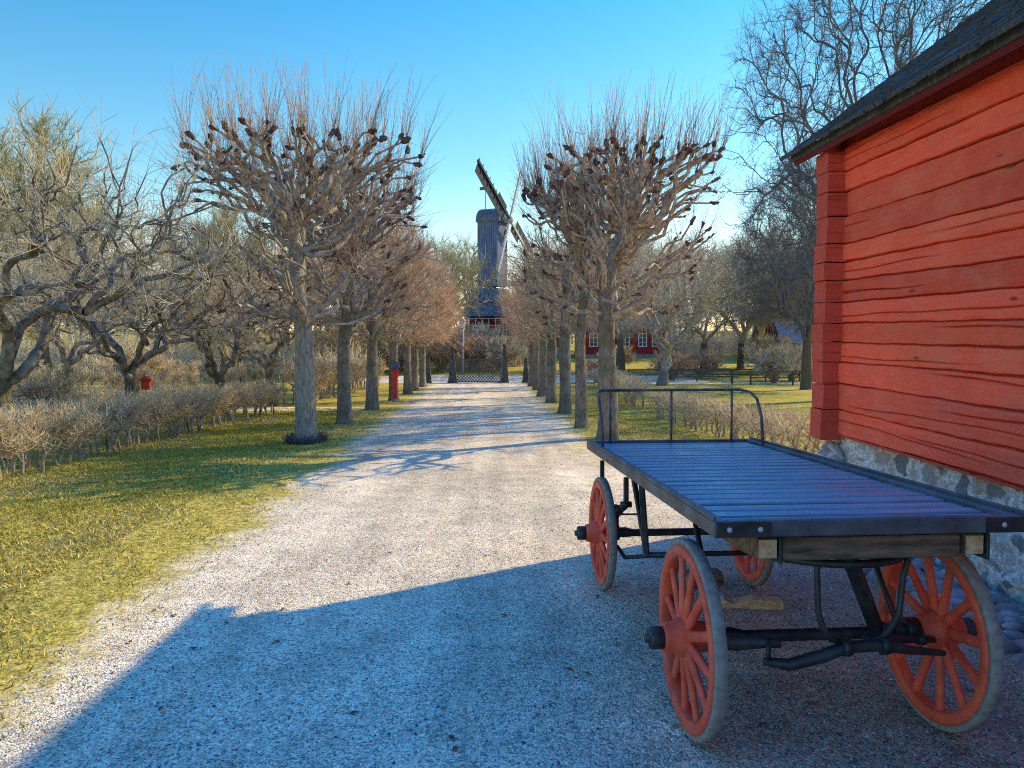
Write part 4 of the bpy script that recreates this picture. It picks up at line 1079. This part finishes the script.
# ------------------------------------------------------------------ wagon
def wagon():
    lx, ly = 1.345, 4.10
    root = empty('flatbed_wagon', (lx, ly, g(lx, ly)+.006), (-math.atan(.034), 0, R(2.3)), 'old flatbed wagon with slatted dark deck and four red spoked wheels', 'wagon')
    DZ = .985; y0, y1 = -1.40, 1.32; hw = .60; cx = .02
    # deck planks (one painted slatted deck)
    mb = MB(); rr = random.Random(4); n = 22; st = (y1-y0-.08)/n
    for i in range(n):
        y = y0+.04+st*(i+.5); mb.box((cx, y, DZ-.034+rr.uniform(-.002, .002)), (2*hw-.10, st-.026, .034), Matrix.Rotation(rr.uniform(-.006, .006), 3, 'X'), .005)
    mb.build('deck', M['deck'], root)
    mb = MB(); mb.box((cx, 0-.04, DZ-.062), (2*hw-.12, y1-y0-.14, .016)); mb.build('under_deck', M['iron'], root)
    for s in (-1, 1):
        mb = MB(); mb.box((cx+s*(hw-.025), (y0+y1)/2, DZ-.030), (.05, y1-y0, .064), None, .006)
        mb.box((cx+s*(hw-.002), (y0+y1)/2, DZ+.008), (.012, y1-y0-.004, .016), None, .003)
        mb.build('side_rail', M['deck_rail'], root)
    for y in (y0+.02, y1-.02):
        mb = MB(); mb.box((cx, y, DZ-.030), (2*hw-.104, .045, .062), None, .005)
        o = mb.build('end_rail', M['deck_rail'], root)
        if y < 0:
            for x in (-hw+.055, -hw+.17, hw-.10):
                b = MB(); b.lathe([(.011, 0), (.010, -.006), (.005, -.009)], 10, 'y', (cx+x, y-.0225, DZ-.03)); b.build('bolt', M['steel'], o)
            for s, w in ((-1, .20), (1, .16)):
                b = MB(); b.box((cx+s*(hw-.05-w/2+.04), y-.0255, DZ-.03), (w, .004, .056)); b.build('corner_strap', M['iron'], o)
    # stringers and bolsters
    for s in (-1, 1):
        mb = MB(); x = s*.40+.035
        mb.prism([(-1.36, DZ-.075), (1.2, DZ-.075), (1.2, DZ-.13), (1.0, DZ-.165), (-1.16, DZ-.165), (-1.36, DZ-.150)], x-.035, x+.035, 'x'); o = mb.build('stringer', M['old_wood'], root)
        b = MB(); b.box((x, -1.363, DZ-.113), (.066, .006, .068)); b.build('end_grain', M['endgrain'], o)
        b = MB(); b.box((x+.045, -1.33, DZ-.118), (.012, .10, .10), None, .003); b.build('end_plate', M['iron'], root)
        # leaf springs over each axle
        for ya, rw in ((1.07, .378),):
            sp = MB(); xs_ = s*.44
            for q in range(5):
                ln = .40-.055*q; pts = [(xs_, ya+t*ln, rw+.16+.11*t*t-q*.014) for t in np.linspace(-1, 1, 11)]
                for a, b2 in zip(pts[:-1], pts[1:]): sp.bar(a, b2, .05, .012, .001)
            for e in (-1, 1):
                sp.bar((xs_, ya+e*.40, rw+.265), (xs_, ya+e*.40, DZ-.165), .03, .03)
                sp.lathe([(.02, -.034), (.02, .034)], 10, 'x', (xs_, ya+e*.40, rw+.27))
            sp.bar((xs_, ya, rw-.02), (xs_, ya, rw+.19), .058, .07)
            sp.build('leaf_spring', M['iron'], root)
        b = MB(); b.tube([(s*.40, -.93, .42), (s*.40, -.80, .56), (s*.40, -.60, DZ-.16)], .013, 8); b.build('axle_strut', M['iron'], root)
    mb = MB(); mb.box((.035, -1.32, DZ-.118), (.70, .075, .085), None, .006); mb.build('cross_beam', M['old_wood'], root)
    for y in (-.97, 1.07, .05):
        mb = MB(); mb.box((.02, y, DZ-.125), (.72, .09, .09), None, .006); mb.build('cross_beam', M['old_wood'], root)
    # wheels
    def wheel(x, y, rad, s, seed):
        wr = empty('wheel', (x, y, rad)); wr.parent = root; wr.rotation_euler = (seed*.7, 0, 0)
        del_ = .024
        t = MB(); t.lathe([(rad, -del_*.85), (rad, del_*.85), (rad-.006, del_), (rad-.028, del_), (rad-.028, -del_), (rad-.006, -del_)], 56, 'x', closed=True); t.build('tyre', M['rubber'], wr)
        m = MB(); ro, ri = rad-.026, rad-.075
        m.lathe([(ro, -.030), (ro, .030), (ro-.012, .0335), (ri+.006, .030), (ri, .022), (ri, -.022), (ri+.006, -.030), (ro-.012, -.0335)], 56, 'x', closed=True); m.build('rim', M['wheel_red'], wr)
        for k in range(12):
            a = 2*math.pi*k/12; d = Vector((0, math.cos(a), math.sin(a)))
            b = MB(); n = 8; prof = [(.050, .021), (.12, .020), (.19, .0185), (ri-.03, .0175), (ri+.004, .020)]
            P = []
            u = Vector((1, 0, 0)); w = d.cross(u)
            for (q, hr) in prof:
                xo = s*.022*(1-(q-.05)/(ri-.05))
                for j in range(n):
                    an = 2*math.pi*j/n; P.append(d*q+u*(xo+hr*.85*math.cos(an))+w*(hr*1.25*math.sin(an)))
            F = [(i*n+j, i*n+(j+1) % n, (i+1)*n+(j+1) % n, (i+1)*n+j) for i in range(len(prof)-1) for j in range(n)]
            b.add(P, F, True); b.build('spoke', M['wheel_red'], wr)
        h = MB(); h.lathe([(.045, -s*.075), (.06, -s*.07), (.066, -s*.03), (.080, -s*.015), (.080, s*.05), (.068, s*.065), (.060, s*.10), (.056, s*.115), (.02, s*.116)], 28, 'x'); h.build('hub', M['wheel_red'], wr)
        c = MB(); c.lathe([(.042, s*.112), (.047, s*.116), (.047, s*.165), (.042, s*.172), (.02, s*.173), (.018, s*.19), (.008, s*.192)], 20, 'x')
        for k in range(6): c.box((s*.168, .034*math.cos(k*1.047), .034*math.sin(k*1.047)), (.012, .01, .01))
        c.build('hub_cap', M['iron'], wr)
    wheel(-.535, -.97, .405, -1, 1); wheel(.535, -.97, .405, 1, 2)
    wheel(-.515, 1.07, .378, -1, 3); wheel(.525, 1.07, .378, 1, 4)
    # axles and running gear
    for y, rad in ((-.97, .405), (1.07, .378)):
        mb = MB(); mb.tube([(-.47, y, rad), (-.36, y, rad), (-.30, y, rad-.005), (.30, y, rad-.005), (.36, y, rad), (.47, y, rad)], [.030, .036, .026, .026, .036, .030], 12)
        for s in (-1, 1): mb.lathe([(.05, s*.40), (.055, s*.41), (.055, s*.455)], 16, 'x', (0, y, rad))
        mb.build('axle', M['iron'], root)
    for s in (-1, 1):
        # V struts below the deck midway
        mb = MB(); mb.bar((s*.46, .42, DZ-.07), (s*.40, .30, .42), .035, .018); mb.bar((s*.46, .20, DZ-.07), (s*.40, .30, .42), .035, .018); mb.build('hanger', M['iron'], root)
    mb = MB(); mb.tube([(-.42, .30, .42), (.42, .30, .42)], .016, 8); mb.build('brake_shaft', M['iron'], root)
    mb = MB(); mb.tube([(-.47, .80, .35), (-.43, .74, .29), (-.30, .62, .33), (-.2, .40, .38)], .014, 8); mb.tube([(-.44, .84, .55), (-.38, .5, .62), (-.40, .32, .60)], .007, 6); mb.build('brake_rod', M['iron'], root)
    # turntable ring and king pin
    mb = MB(); mb.lathe([(.30, -.012), (.33, -.012), (.33, .012), (.30, .012)], 40, 'z', (.02, -.97, DZ-.20), True); mb.build('turntable', M['iron'], root)
    mb = MB(); mb.bar((.0, -1.24, DZ-.15), (.27, -.99, .42), .05, .045); mb.lathe([(.04, 0), (.045, .02), (.03, .06)], 12, 'z', (.0, -1.24, DZ-.2)); mb.bar((.27, -.99, .42), (.34, -.97, .40), .07, .07); mb.build('strut', M['iron'], root)
    # curved stirrup rods carrying the draw bar
    for s in (-1, 1):
        pts = [(.06+s*.10, -1.20, DZ-.165), (.06+s*.15, -1.21, DZ-.18), (.06+s*.165, -1.215, DZ-.24), (.06+s*.16, -1.22, DZ-.40), (.06+s*.145, -1.225, DZ-.46), (.06+s*.11, -1.228, DZ-.51), (.06+s*.03, -1.23, DZ-.53)]
        if s > 0: pts = [(.06+.30, -1.19, DZ-.168), (.06+.22, -1.20, DZ-.19), (.06+.19, -1.21, DZ-.27), (.06+.17, -1.22, DZ-.42), (.06+.135, -1.225, DZ-.47), (.06+.09, -1.228, DZ-.515), (.06+.03, -1.23, DZ-.53)]
        mb = MB(); mb.tube(pts, .0125, 10); mb.build('stirrup_rod', M['iron'], root)
    mb = MB(); mb.tube([(-.45, -1.0, .40), (-.38, -1.09, .42), (-.31, -1.17, .45), (-.24, -1.2, .455)], [.035, .032, .024, .018], 10); mb.build('steering_arm', M['iron'], root)
    mb = MB(); a = [2*math.pi*k/14 for k in range(15)]
    mb.tube([(-.29+.012*math.sin(t), -1.2+.02*math.sin(t), .42+.038*math.cos(t)) for t in a], .007, 6, False); mb.build('link_ring', M['iron'], root)
    mb = MB(); mb.tube([(-.31, -1.2, .385), (-.22, -1.23, .38), (-.09, -1.25, .42), (.0, -1.25, .452), (.14, -1.245, .452), (.28, -1.22, .42), (.47, -1.14, .37)], [.016, .024, .026, .024, .024, .018, .012], 10)
    mb.lathe([(.034, -.0), (.034, .035)], 12, 'x', (-.02, -1.25, .45)); mb.lathe([(.034, 0), (.034, .03)], 12, 'x', (.14, -1.245, .45))
    mb.build('draw_bar', M['iron'], root)
    mb = MB(); mb.tube([(.16, -1.1, .42), (.30, -1.08, .41), (.48, -1.06, .395)], [.02, .018, .014], 8); mb.lathe([(.02, 0), (.022, .03)], 10, 'x', (.40, -1.07, .40)); mb.build('drag_link', M['iron'], root)
    # rail hoop on the far end
    hz = DZ+.36; ye = y1-.05
    hoop = [(cx-hw+.05, ye-.30, DZ-.02), (cx-hw+.045, ye-.26, DZ+.18), (cx-hw+.045, ye-.18, DZ+.30), (cx-hw+.055, ye-.08, hz-.015), (cx-hw+.10, ye, hz), (cx, ye, hz), (cx+hw-.10, ye, hz), (cx+hw-.055, ye-.08, hz-.015), (cx+hw-.045, ye-.18, DZ+.30), (cx+hw-.045, ye-.26, DZ+.18), (cx+hw-.05, ye-.30, DZ-.02)]
    mb = MB(); mb.tube(hoop, .0105, 8)
    o = mb.build('hand_rail', M['rail_iron'], root)
    for x in (-.44, 0, .44):
        mb = MB(); mb.tube([(cx+x, ye, DZ-.02), (cx+x, ye, hz)], .0085, 8); mb.build('rail_post', M['rail_iron'], o)
    return root
wagon()
# chock and log under the wagon
def on_ground(x, y): return (x, y, g(x, y)+.007)
o = empty('wheel_chock', on_ground(1.66, 4.72), (0, 0, R(-8)), 'pale wooden wedge lying on the gravel under the wagon', 'wooden wedge')
mb = MB(); mb.prism([(-.20, .0), (.20, 0), (.20, .05), (.02, .062), (-.10, .028), (-.16, .052), (-.20, .045)], -.05, .05); mb.build('wedge_block', M['endgrain'], o)
mb = MB(); mb.box((-.205, 0, .026), (.012, .09, .045), None, .003); mb.build('cut_end', M['old_wood'], o)
o = empty('split_log', on_ground(1.50, 5.22), (0, 0, R(12)), 'dark split log lying behind the pale wedge under the wagon', 'log')
mb = MB(); mb.prism([(-.065, 0), (.065, 0), (.075, .05), (.03, .095), (-.04, .085), (-.07, .04)], -.13, .13, 'x'); mb.build('log_body', M['log_wood'], o)
mb = MB(); mb.prism([(-.05, .01), (.05, .01), (.06, .05), (.025, .08), (-.035, .07), (-.055, .035)], -.134, -.1295, 'x'); mb.build('cut_face', M['endgrain'], o)

# ------------------------------------------------------------------ gate, obelisks, lamp, red post, feeder
def obelisk(x, y, h, w, label, ball=True):
    o = empty('obelisk', (x, y, g(x, y)), (0, 0, 0), label, 'obelisk', 'obelisk gate posts')
    a, b = w/2, w*.17
    mb = MB(); mb.box((0, 0, .05), (w*1.15, w*1.15, .14), None, .02); mb.build('plinth', M['stone_dark'], o)
    mb = MB(); P = [(-a, -a, .12), (a, -a, .12), (a, a, .12), (-a, a, .12), (-b, -b, h), (b, -b, h), (b, b, h), (-b, b, h)]
    mb.add(P, [(3, 2, 1, 0), (4, 5, 6, 7), (0, 1, 5, 4), (1, 2, 6, 5), (2, 3, 7, 6), (3, 0, 4, 7)]); mb.build('shaft', M['stone_dark'], o)
    if ball: mb = MB(); mb.blob((0, 0, h+.1), .13, (1, 1, 1), 2, 6, .05); mb.build('finial', M['stone_dark'], o)
obelisk(-2.12, 47.2, 2.05, .52, 'tall dark wooden obelisk at the left side of the lattice gate')
obelisk(1.08, 47.2, 2.15, .46, 'tall dark wooden obelisk at the right side of the lattice gate')
obelisk(-3.62, 47.3, 1.62, .40, 'short dark obelisk left of the gate, beside the last left pollard', False)
obelisk(2.38, 47.3, 1.55, .40, 'short dark obelisk right of the gate, close to the right row', False)
obelisk(2.95, 47.6, 1.5, .36, 'short dark obelisk half hidden behind the right row trunks', False)
gx0, gx1, gy = -1.84, .84, 47.2
o = empty('lattice_gate', ((gx0+gx1)/2, gy, g(0, gy)), (0, 0, 0), 'dark diagonal lattice gate between the two tall obelisks', 'gate')
mb = MB(); W_, H_ = (gx1-gx0), 1.38; z0 = .06; sp = .185
for sgn in (-1, 1):
    k = -H_
    while k < W_+H_:
        # line x = k + sgn*t
        pts = []
        for zz in (z0, z0+H_):
            pts.append((k+(zz-z0 if sgn > 0 else H_-(zz-z0)) - (H_ if False else 0), zz))
        (xa, za), (xb, zb) = pts
        def clip(xa, za, xb, zb):
            t0, t1 = 0., 1.; dx = xb-xa
            for p, q in ((-dx, xa-0), (dx, W_-xa)):
                if p == 0:
                    if q < 0: return None
                else:
                    t = q/p
                    if p < 0: t0 = max(t0, t)
                    else: t1 = min(t1, t)
            if t0 >= t1: return None
            return xa+dx*t0, za+(zb-za)*t0, xa+dx*t1, za+(zb-za)*t1
        c = clip(xa, za, xb, zb)
        if c and abs(c[2]-c[0]) > .04: mb.bar((c[0]-W_/2, sgn*.012, c[1]), (c[2]-W_/2, sgn*.012, c[3]), .014, .05, .0, (0, 1, 0)) if False else mb.bar((c[0]-W_/2, sgn*.012, c[1]), (c[2]-W_/2, sgn*.012, c[3]), .045, .016, .0, (0, 1, 0))
        k += sp
mb.build('lattice', M['lattice'], o)
mb = MB()
for zz in (z0, z0+H_): mb.bar((-W_/2-.05, 0, zz), (W_/2+.05, 0, zz), .06, .06)
for xx in (-W_/2, 0.0, W_/2): mb.bar((xx, .035, z0), (xx, .035, z0+H_), .05, .03)
mb.build('gate_frame', M['lattice'], o)
x, y = -1.75, 56.; o = empty('street_lamp', (x, y, g(x, y)), (0, 0, 0), 'slim lamp post with pale lantern behind the gate', 'lamp post')
mb = MB(); mb.tube([(0, 0, -.1), (0, 0, .5), (0, 0, 3.35)], [.07, .06, .045], 10); mb.build('pole', M['metal_grey'], o)
mb = MB(); mb.lathe([(.09, 3.35), (.15, 3.42), (.21, 3.85), (.20, 3.87)], 14); mb.build('lantern', M['lamp_glass'], o)
mb = MB(); mb.lathe([(.25, 3.87), (.20, 3.95), (.07, 4.05), (.03, 4.12)], 14); mb.build('lantern_cap', M['metal_grey'], o)
x, y = -3.28, 27.4; o = empty('sign_post', (x, y, g(x, y)), (0, 0, R(8)), 'red post with a red box and blue plate at a left row trunk', 'sign post')
mb = MB(); mb.box((0, 0, .62), (.17, .15, 1.1), None, .012); mb.build('post', M['sign_red'], o)
mb = MB(); mb.box((0, 0, .05), (.22, .2, .16), None, .015); mb.build('foot', M['stone_grey'], o)
mb = MB(); mb.box((0, -.06, 1.02), (.27, .22, .20), None, .015); mb.box((0, -.06, 1.135), (.31, .26, .025), None, .005); mb.build('box', M['sign_red'], o)
mb = MB(); mb.lathe([(.17, -.012), (.18, 0), (.17, .012)], 24, 'y', (0, -.03, 1.30)); mb.build('plate', M['blue_plate'], o)
mb = MB(); mb.lathe([(.05, 1.17), (.06, 1.40), (.065, 1.47), (.03, 1.53)], 12); mb.build('post_cap', M['old_wood'], o)
x, y = -7.72, 17.6; o = empty('bird_feeder', (x, y, g(x, y)), (0, 0, .3), 'small red bird feeder on a stake beside a dark orchard trunk', 'bird feeder')
mb = MB(); mb.tube([(0, 0, -.1), (0, 0, .85)], .022, 8); mb.build('stake', M['old_wood'], o)
mb = MB(); mb.box((0, 0, .98), (.20, .20, .22), None, .02); mb.build('box', M['plastic_red'], o)
mb = MB(); mb.prism([(-.16, 1.09), (.16, 1.09), (0, 1.20)], -.15, .15); mb.build('roof', M['plastic_red'], o)

# garden fences on the right lawn, boulder
def rail_fence(x0, x1, y, label, h=.72):
    o = empty('rail_fence', (x0, y, g(x0, y)), (0, 0, 0), label, 'fence', 'low rail fences on the lawn')
    n = max(2, int((x1-x0)/1.9)+1)
    for i in range(n):
        xx = (x1-x0)*i/(n-1); mb = MB(); mb.box((xx, 0, h/2-.1+g(x0+xx, y)-g(x0, y)), (.09, .09, h+.2), None, .008); mb.build('post', M['lattice'], o)
    for zz in (h*.52, h-.06):
        mb = MB(); mb.bar((-.1, -.056, zz), (x1-x0+.1, -.056, zz+.03), .035, .08); mb.build('rail', M['lattice'], o)
rail_fence(10.4, 14.2, 44.0, 'low dark rail fence across the lawn right of the forked tree', .85)
rail_fence(14.8, 19.6, 42.6, 'low dark rail fence beside the log building corner', .8)
rail_fence(9.0, 20.0, 48.5, 'long low rail fence further back on the lawn', .8)
x, y = 8.3, 49.0; mb = MB(); mb.blob((0, 0, .28), .52, (1.15, .8, .8), 5, 9, .12); o = mb.build('boulder', M['stone_grey']); o.location = (x, y, g(x, y)); tag(o, 'grey rounded boulder on the lawn below the red house windows', 'boulder')

# ------------------------------------------------------------------ red house with white windows
def window(parent, x, y, z, w, h):
    f = MB(); t = .11
    for s in (-1, 1): f.box((x+s*(w/2-t/2), y-.045, z), (t, .07, h))
    for s in (-1, 1): f.box((x, y-.047, z+s*(h/2-t/2)), (w-2*t+.002, .066, t))
    f.box((x, y-.043, z), (.08, .05, h-2*t))
    for q in (-.17, .17): f.box((x, y-.041, z+q*h), (w-2*t, .03, .05))
    o = f.build('window', M['white_paint'], parent)
    p = MB(); p.box((x, y-.018, z), (w-.12, .03, h-.12)); p.build('pane', M['pane'], o)
def gable_house(name, x0, x1, y, dep, zb, wall_h, roof_h, label, wm, rm, wins=(), over=.5, base=None):
    o = empty(name, (x0, y, zb), (0, 0, 0), label, 'house'); L = x1-x0
    mb = MB(); mb.box((L/2, dep/2, wall_h/2), (L, dep, wall_h)); mb.prism([(.02, wall_h), (dep-.02, wall_h), (dep/2, wall_h+roof_h-.06)], .02, L-.02, 'x'); mb.build('wall', wm, o)
    rf = MB()
    for s in (0, 1):
        ya, yb = (-over, dep/2) if s == 0 else (dep+over, dep/2); za = wall_h-over*roof_h/(dep/2); th = .14
        rf.prism([(ya, za+.02), (yb, wall_h+roof_h+.02), (yb, wall_h+roof_h+.02+th), (ya, za+.02+th)], -.4, L+.4, 'x')
    rf.build('roof', rm, o)
    if base: b = MB(); b.box((L/2, dep/2, -.15), (L+.1, dep+.1, .6)); b.build('foundation', base, o)
    for (wx, wz, ww, wh) in wins: window(o, wx, 0, wz, ww, wh)
    for xx in (0, L): 
        b = MB(); b.box((xx, -.02, wall_h/2), (.2, .06, wall_h)); b.build('corner_board', M['white_paint'], o)
    return o
yh = 77.; 
o = gable_house('red_house', 9.6, 18.0, yh, 7, g(14, yh)+.15, 3.0, 2.6, 'red house with white framed windows beyond the lawn', M['red_board'], M['tile_roof'],
            [(1.1, 1.6, .9, 1.4), (2.7, 1.6, .9, 1.4), (4.3, 1.6, .9, 1.4), (6.05, 1.6, .9, 1.4), (7.45, 1.6, .9, 1.4)], base=M['stone_grey'])
b = MB(); b.box((5.5, 3.5, 5.5), (.8, .8, 1.6)); b.build('chimney', M['tile_roof'], o)
gable_house('red_shed', 27.2, 38.0, 70., 7, g(30, 70.)-.05, 2.4, 4.6, 'dark red shed with blue grey roof beside the log building edge', M['red_board_dark'], M['slate_roof'], base=M['stone_grey'])

# slatted orange barn right of the mill
y = 82.; x0, x1 = 3.1, 8.8; zb = g(5, y)
o = empty('slatted_barn', (x0, y, zb), (0, 0, 0), 'low barn with sunlit orange upright boards right of the windmill', 'barn')
mb = MB(); mb.box(((x1-x0)/2, 2.2, .45), (x1-x0, 4.4, .9)); mb.build('foundation', M['stone_white'], o)
mb = MB(); n = 26; rr = random.Random(2)
for i in range(n): mb.box(((i+.5)*(x1-x0)/n, .06, 1.9), ((x1-x0)/n*.66, .05, 2.0+rr.uniform(-.05, .05)))
mb.build('board_wall', M['orange_board'], o)
mb = MB(); mb.box(((x1-x0)/2, 2.3, 1.9), (x1-x0-.1, 4.2, 1.98)); mb.build('inner_wall', M['red_board_dark'], o)
mb = MB(); mb.prism([(-.5, 2.8), (5.0, 2.8), (2.2, 4.6)], -.3, x1-x0+.3, 'x'); mb.build('roof', M['mill_roof'], o)

# ------------------------------------------------------------------ windmill
def windmill():
    cx, cy = .62, 86.; zb = g(cx, cy)
    root = empty('windmill', (cx, cy, zb), (0, 0, 0), 'grey wooden post mill with four sails on a skirted base', 'windmill')
    yaw = math.atan2(-.45, .89)          # sail face normal direction
    Rz = Matrix.Rotation(yaw, 3, 'Z')    # local x -> sail face
    def tb(nm, mb, mt, par=None):
        for i, p in enumerate(mb.v): mb.v[i] = tuple(Rz @ Vector(p))
        return mb.build(nm, mt, par or root)
    z = lambda a: a-zb
    zlo, zhi, ztop = z(6.6), z(13.6), z(15.1)
    # base house
    mb = MB(); mb.box((0, 0, (z(3.4))/2-.1), (3.9, 3.9, z(3.4)+.2)); base = tb('base_house', mb, M['red_board_dark'])
    mb = MB()
    for a0, a1, zz0, zz1 in ((2.6, 1.9, z(3.2), z(4.7)), (2.05, 1.15, z(4.75), z(6.3))):
        P = [(-a0, -a0, zz0), (a0, -a0, zz0), (a0, a0, zz0), (-a0, a0, zz0), (-a1, -a1, zz1), (a1, -a1, zz1), (a1, a1, zz1), (-a1, a1, zz1)]
        mb.add(P, [(3, 2, 1, 0), (4, 5, 6, 7), (0, 1, 5, 4), (1, 2, 6, 5), (2, 3, 7, 6), (3, 0, 4, 7)])
    tb('skirt_roof', mb, M['mill_roof'])
    mb = MB(); mb.lathe([(.35, z(6.2)), (.35, zlo+.05)], 16); tb('post', mb, M['mill_wood'])
    # body of upright boards
    w, d = 2.5, 2.4
    mb = MB(); mb.box((0, 0, (zlo+zhi)/2), (d-.06, w-.06, zhi-zlo)); rr = random.Random(1)
    for s in (-1, 1):
        n = 11
        for i in range(n):
            mb.box((-d/2+(i+.5)*d/n, s*w/2, (zlo+zhi)/2-.05), (d/n-.03, .05, zhi-zlo+.1+rr.uniform(-.08, .08))); mb.box((s*d/2, -w/2+(i+.5)*w/n, (zlo+zhi)/2-.05), (.05, w/n-.03, zhi-zlo+.1+rr.uniform(-.08, .08)))
    body = tb('body', mb, M['mill_blue'])
    # rounded cap roof (ridge along local x)
    prof = [(w/2+.16, 0), (w/2+.14, .45), (w/2-.1, .95), (w/2-.55, 1.35), (.25, 1.55)]; poly = [(-a, zhi-.1+b) for a, b in prof]+[(a, zhi-.1+b) for a, b in prof[::-1]]
    mb = MB(); mb.prism(poly, -d/2-.15, d/2+.3, 'x'); tb('cap_roof', mb, M['mill_roof'])
    # shaft and hub
    hz = z(13.75); hx = d/2+.95
    mb = MB(); mb.lathe([(.22, d/2-.2), (.22, hx-.25)], 12, 'x', (0, 0, hz)); mb.lathe([(.34, hx-.25), (.36, hx+.2), (.2, hx+.38)], 14, 'x', (0, 0, hz)); hub = tb('sail_hub', mb, M['mill_white'])
    # sails
    base_a = -R(57)
    for k in range(4):
        a = base_a+k*math.pi/2-(R(6) if k % 2 else 0); L = (9.0, 6.3, 7.2, 6.6)[k]
        u = Vector((0, math.sin(a), math.cos(a))); v = Vector((0, math.cos(a), -math.sin(a)))
        o0 = Vector((hx, 0, hz)); mb = MB(); mb.bar(o0+u*.1, o0+u*L, .30, .18, .0, (1, 0, 0))
        nb = int(L/1.0)
        for i in range(nb):
            q = o0+u*(1.4+i*(L-1.6)/(nb-1)); mb.bar(q-v*.72, q+v*.55, .06, .06, .0, (1, 0, 0))
        s = tb('sail', mb, M['sail_dark'] if k == 0 else M['mill_white'])
        if k in (0, 2):
            b = MB(); c = o0+u*(L*.5+.7)-v*.66+Vector((-.08, 0, 0)); b.bar(c-u*(L*.5-1.0), c+u*(L*.5-.9), 1.2, .04, .0, (1, 0, 0))
            c2 = o0+u*(L*.27)+v*.45+Vector((-.08, 0, 0)); b.bar(c2-u*1.1, c2+u*1.1, .75, .04, .0, (1, 0, 0)); tb('sail_boards', b, M['sail_dark'], s)
    mb = MB(); mb.tube([(-d/2+.5, -.3, ztop-.3), (-d/2+.5, -.3, ztop+2.4)], .04, 6); f = tb('vane_pole', mb, M['mill_wood']); mb = MB(); mb.box((-d/2+.15, -.3, ztop+2.2), (.7, .03, .35)); tb('vane_flag', mb, M['mill_wood'], f)
    # gallery rails round the base
    mb = MB()
    for zz in (z(2.2), z(2.95)): 
        mb.bar((-2.4, -2.5, zz), (2.4, -2.5, zz), .07, .07); mb.bar((2.5, -2.4, zz), (2.5, 2.4, zz), .07, .07)
    for i in range(7): mb.bar((-2.4+i*.8, -2.5, 0), (-2.4+i*.8, -2.5, z(3.0)), .07, .07); mb.bar((2.5, -2.4+i*.8, 0), (2.5, -2.4+i*.8, z(3.0)), .07, .07)
    tb('gallery_rail', mb, M['mill_white'])
windmill()
# shaggy root mound at nearest left trunk
r = np.random.default_rng(77); T = Tubes(); n = 500; a = r.uniform(0, 6.28, n); q = r.uniform(.2, .34, n); O = np.stack([q*np.cos(a), q*np.sin(a), np.zeros(n)], -1)
D = np.stack([np.cos(a)*.5, np.sin(a)*.5, np.full(n, .8)], -1); twigs(T, O, D, r, 2, (.05, .24), .35, .005, .1, 3, 3, .3)
o = link('sucker_tuft', T.mesh('sucker_tuft'), M['twig_dark']); o.location = (-3.42, 14.5, g(-3.42, 14.5)); tag(o, 'dark tuft of twiggy suckers around the base of the nearest left trunk', 'sucker shoots')
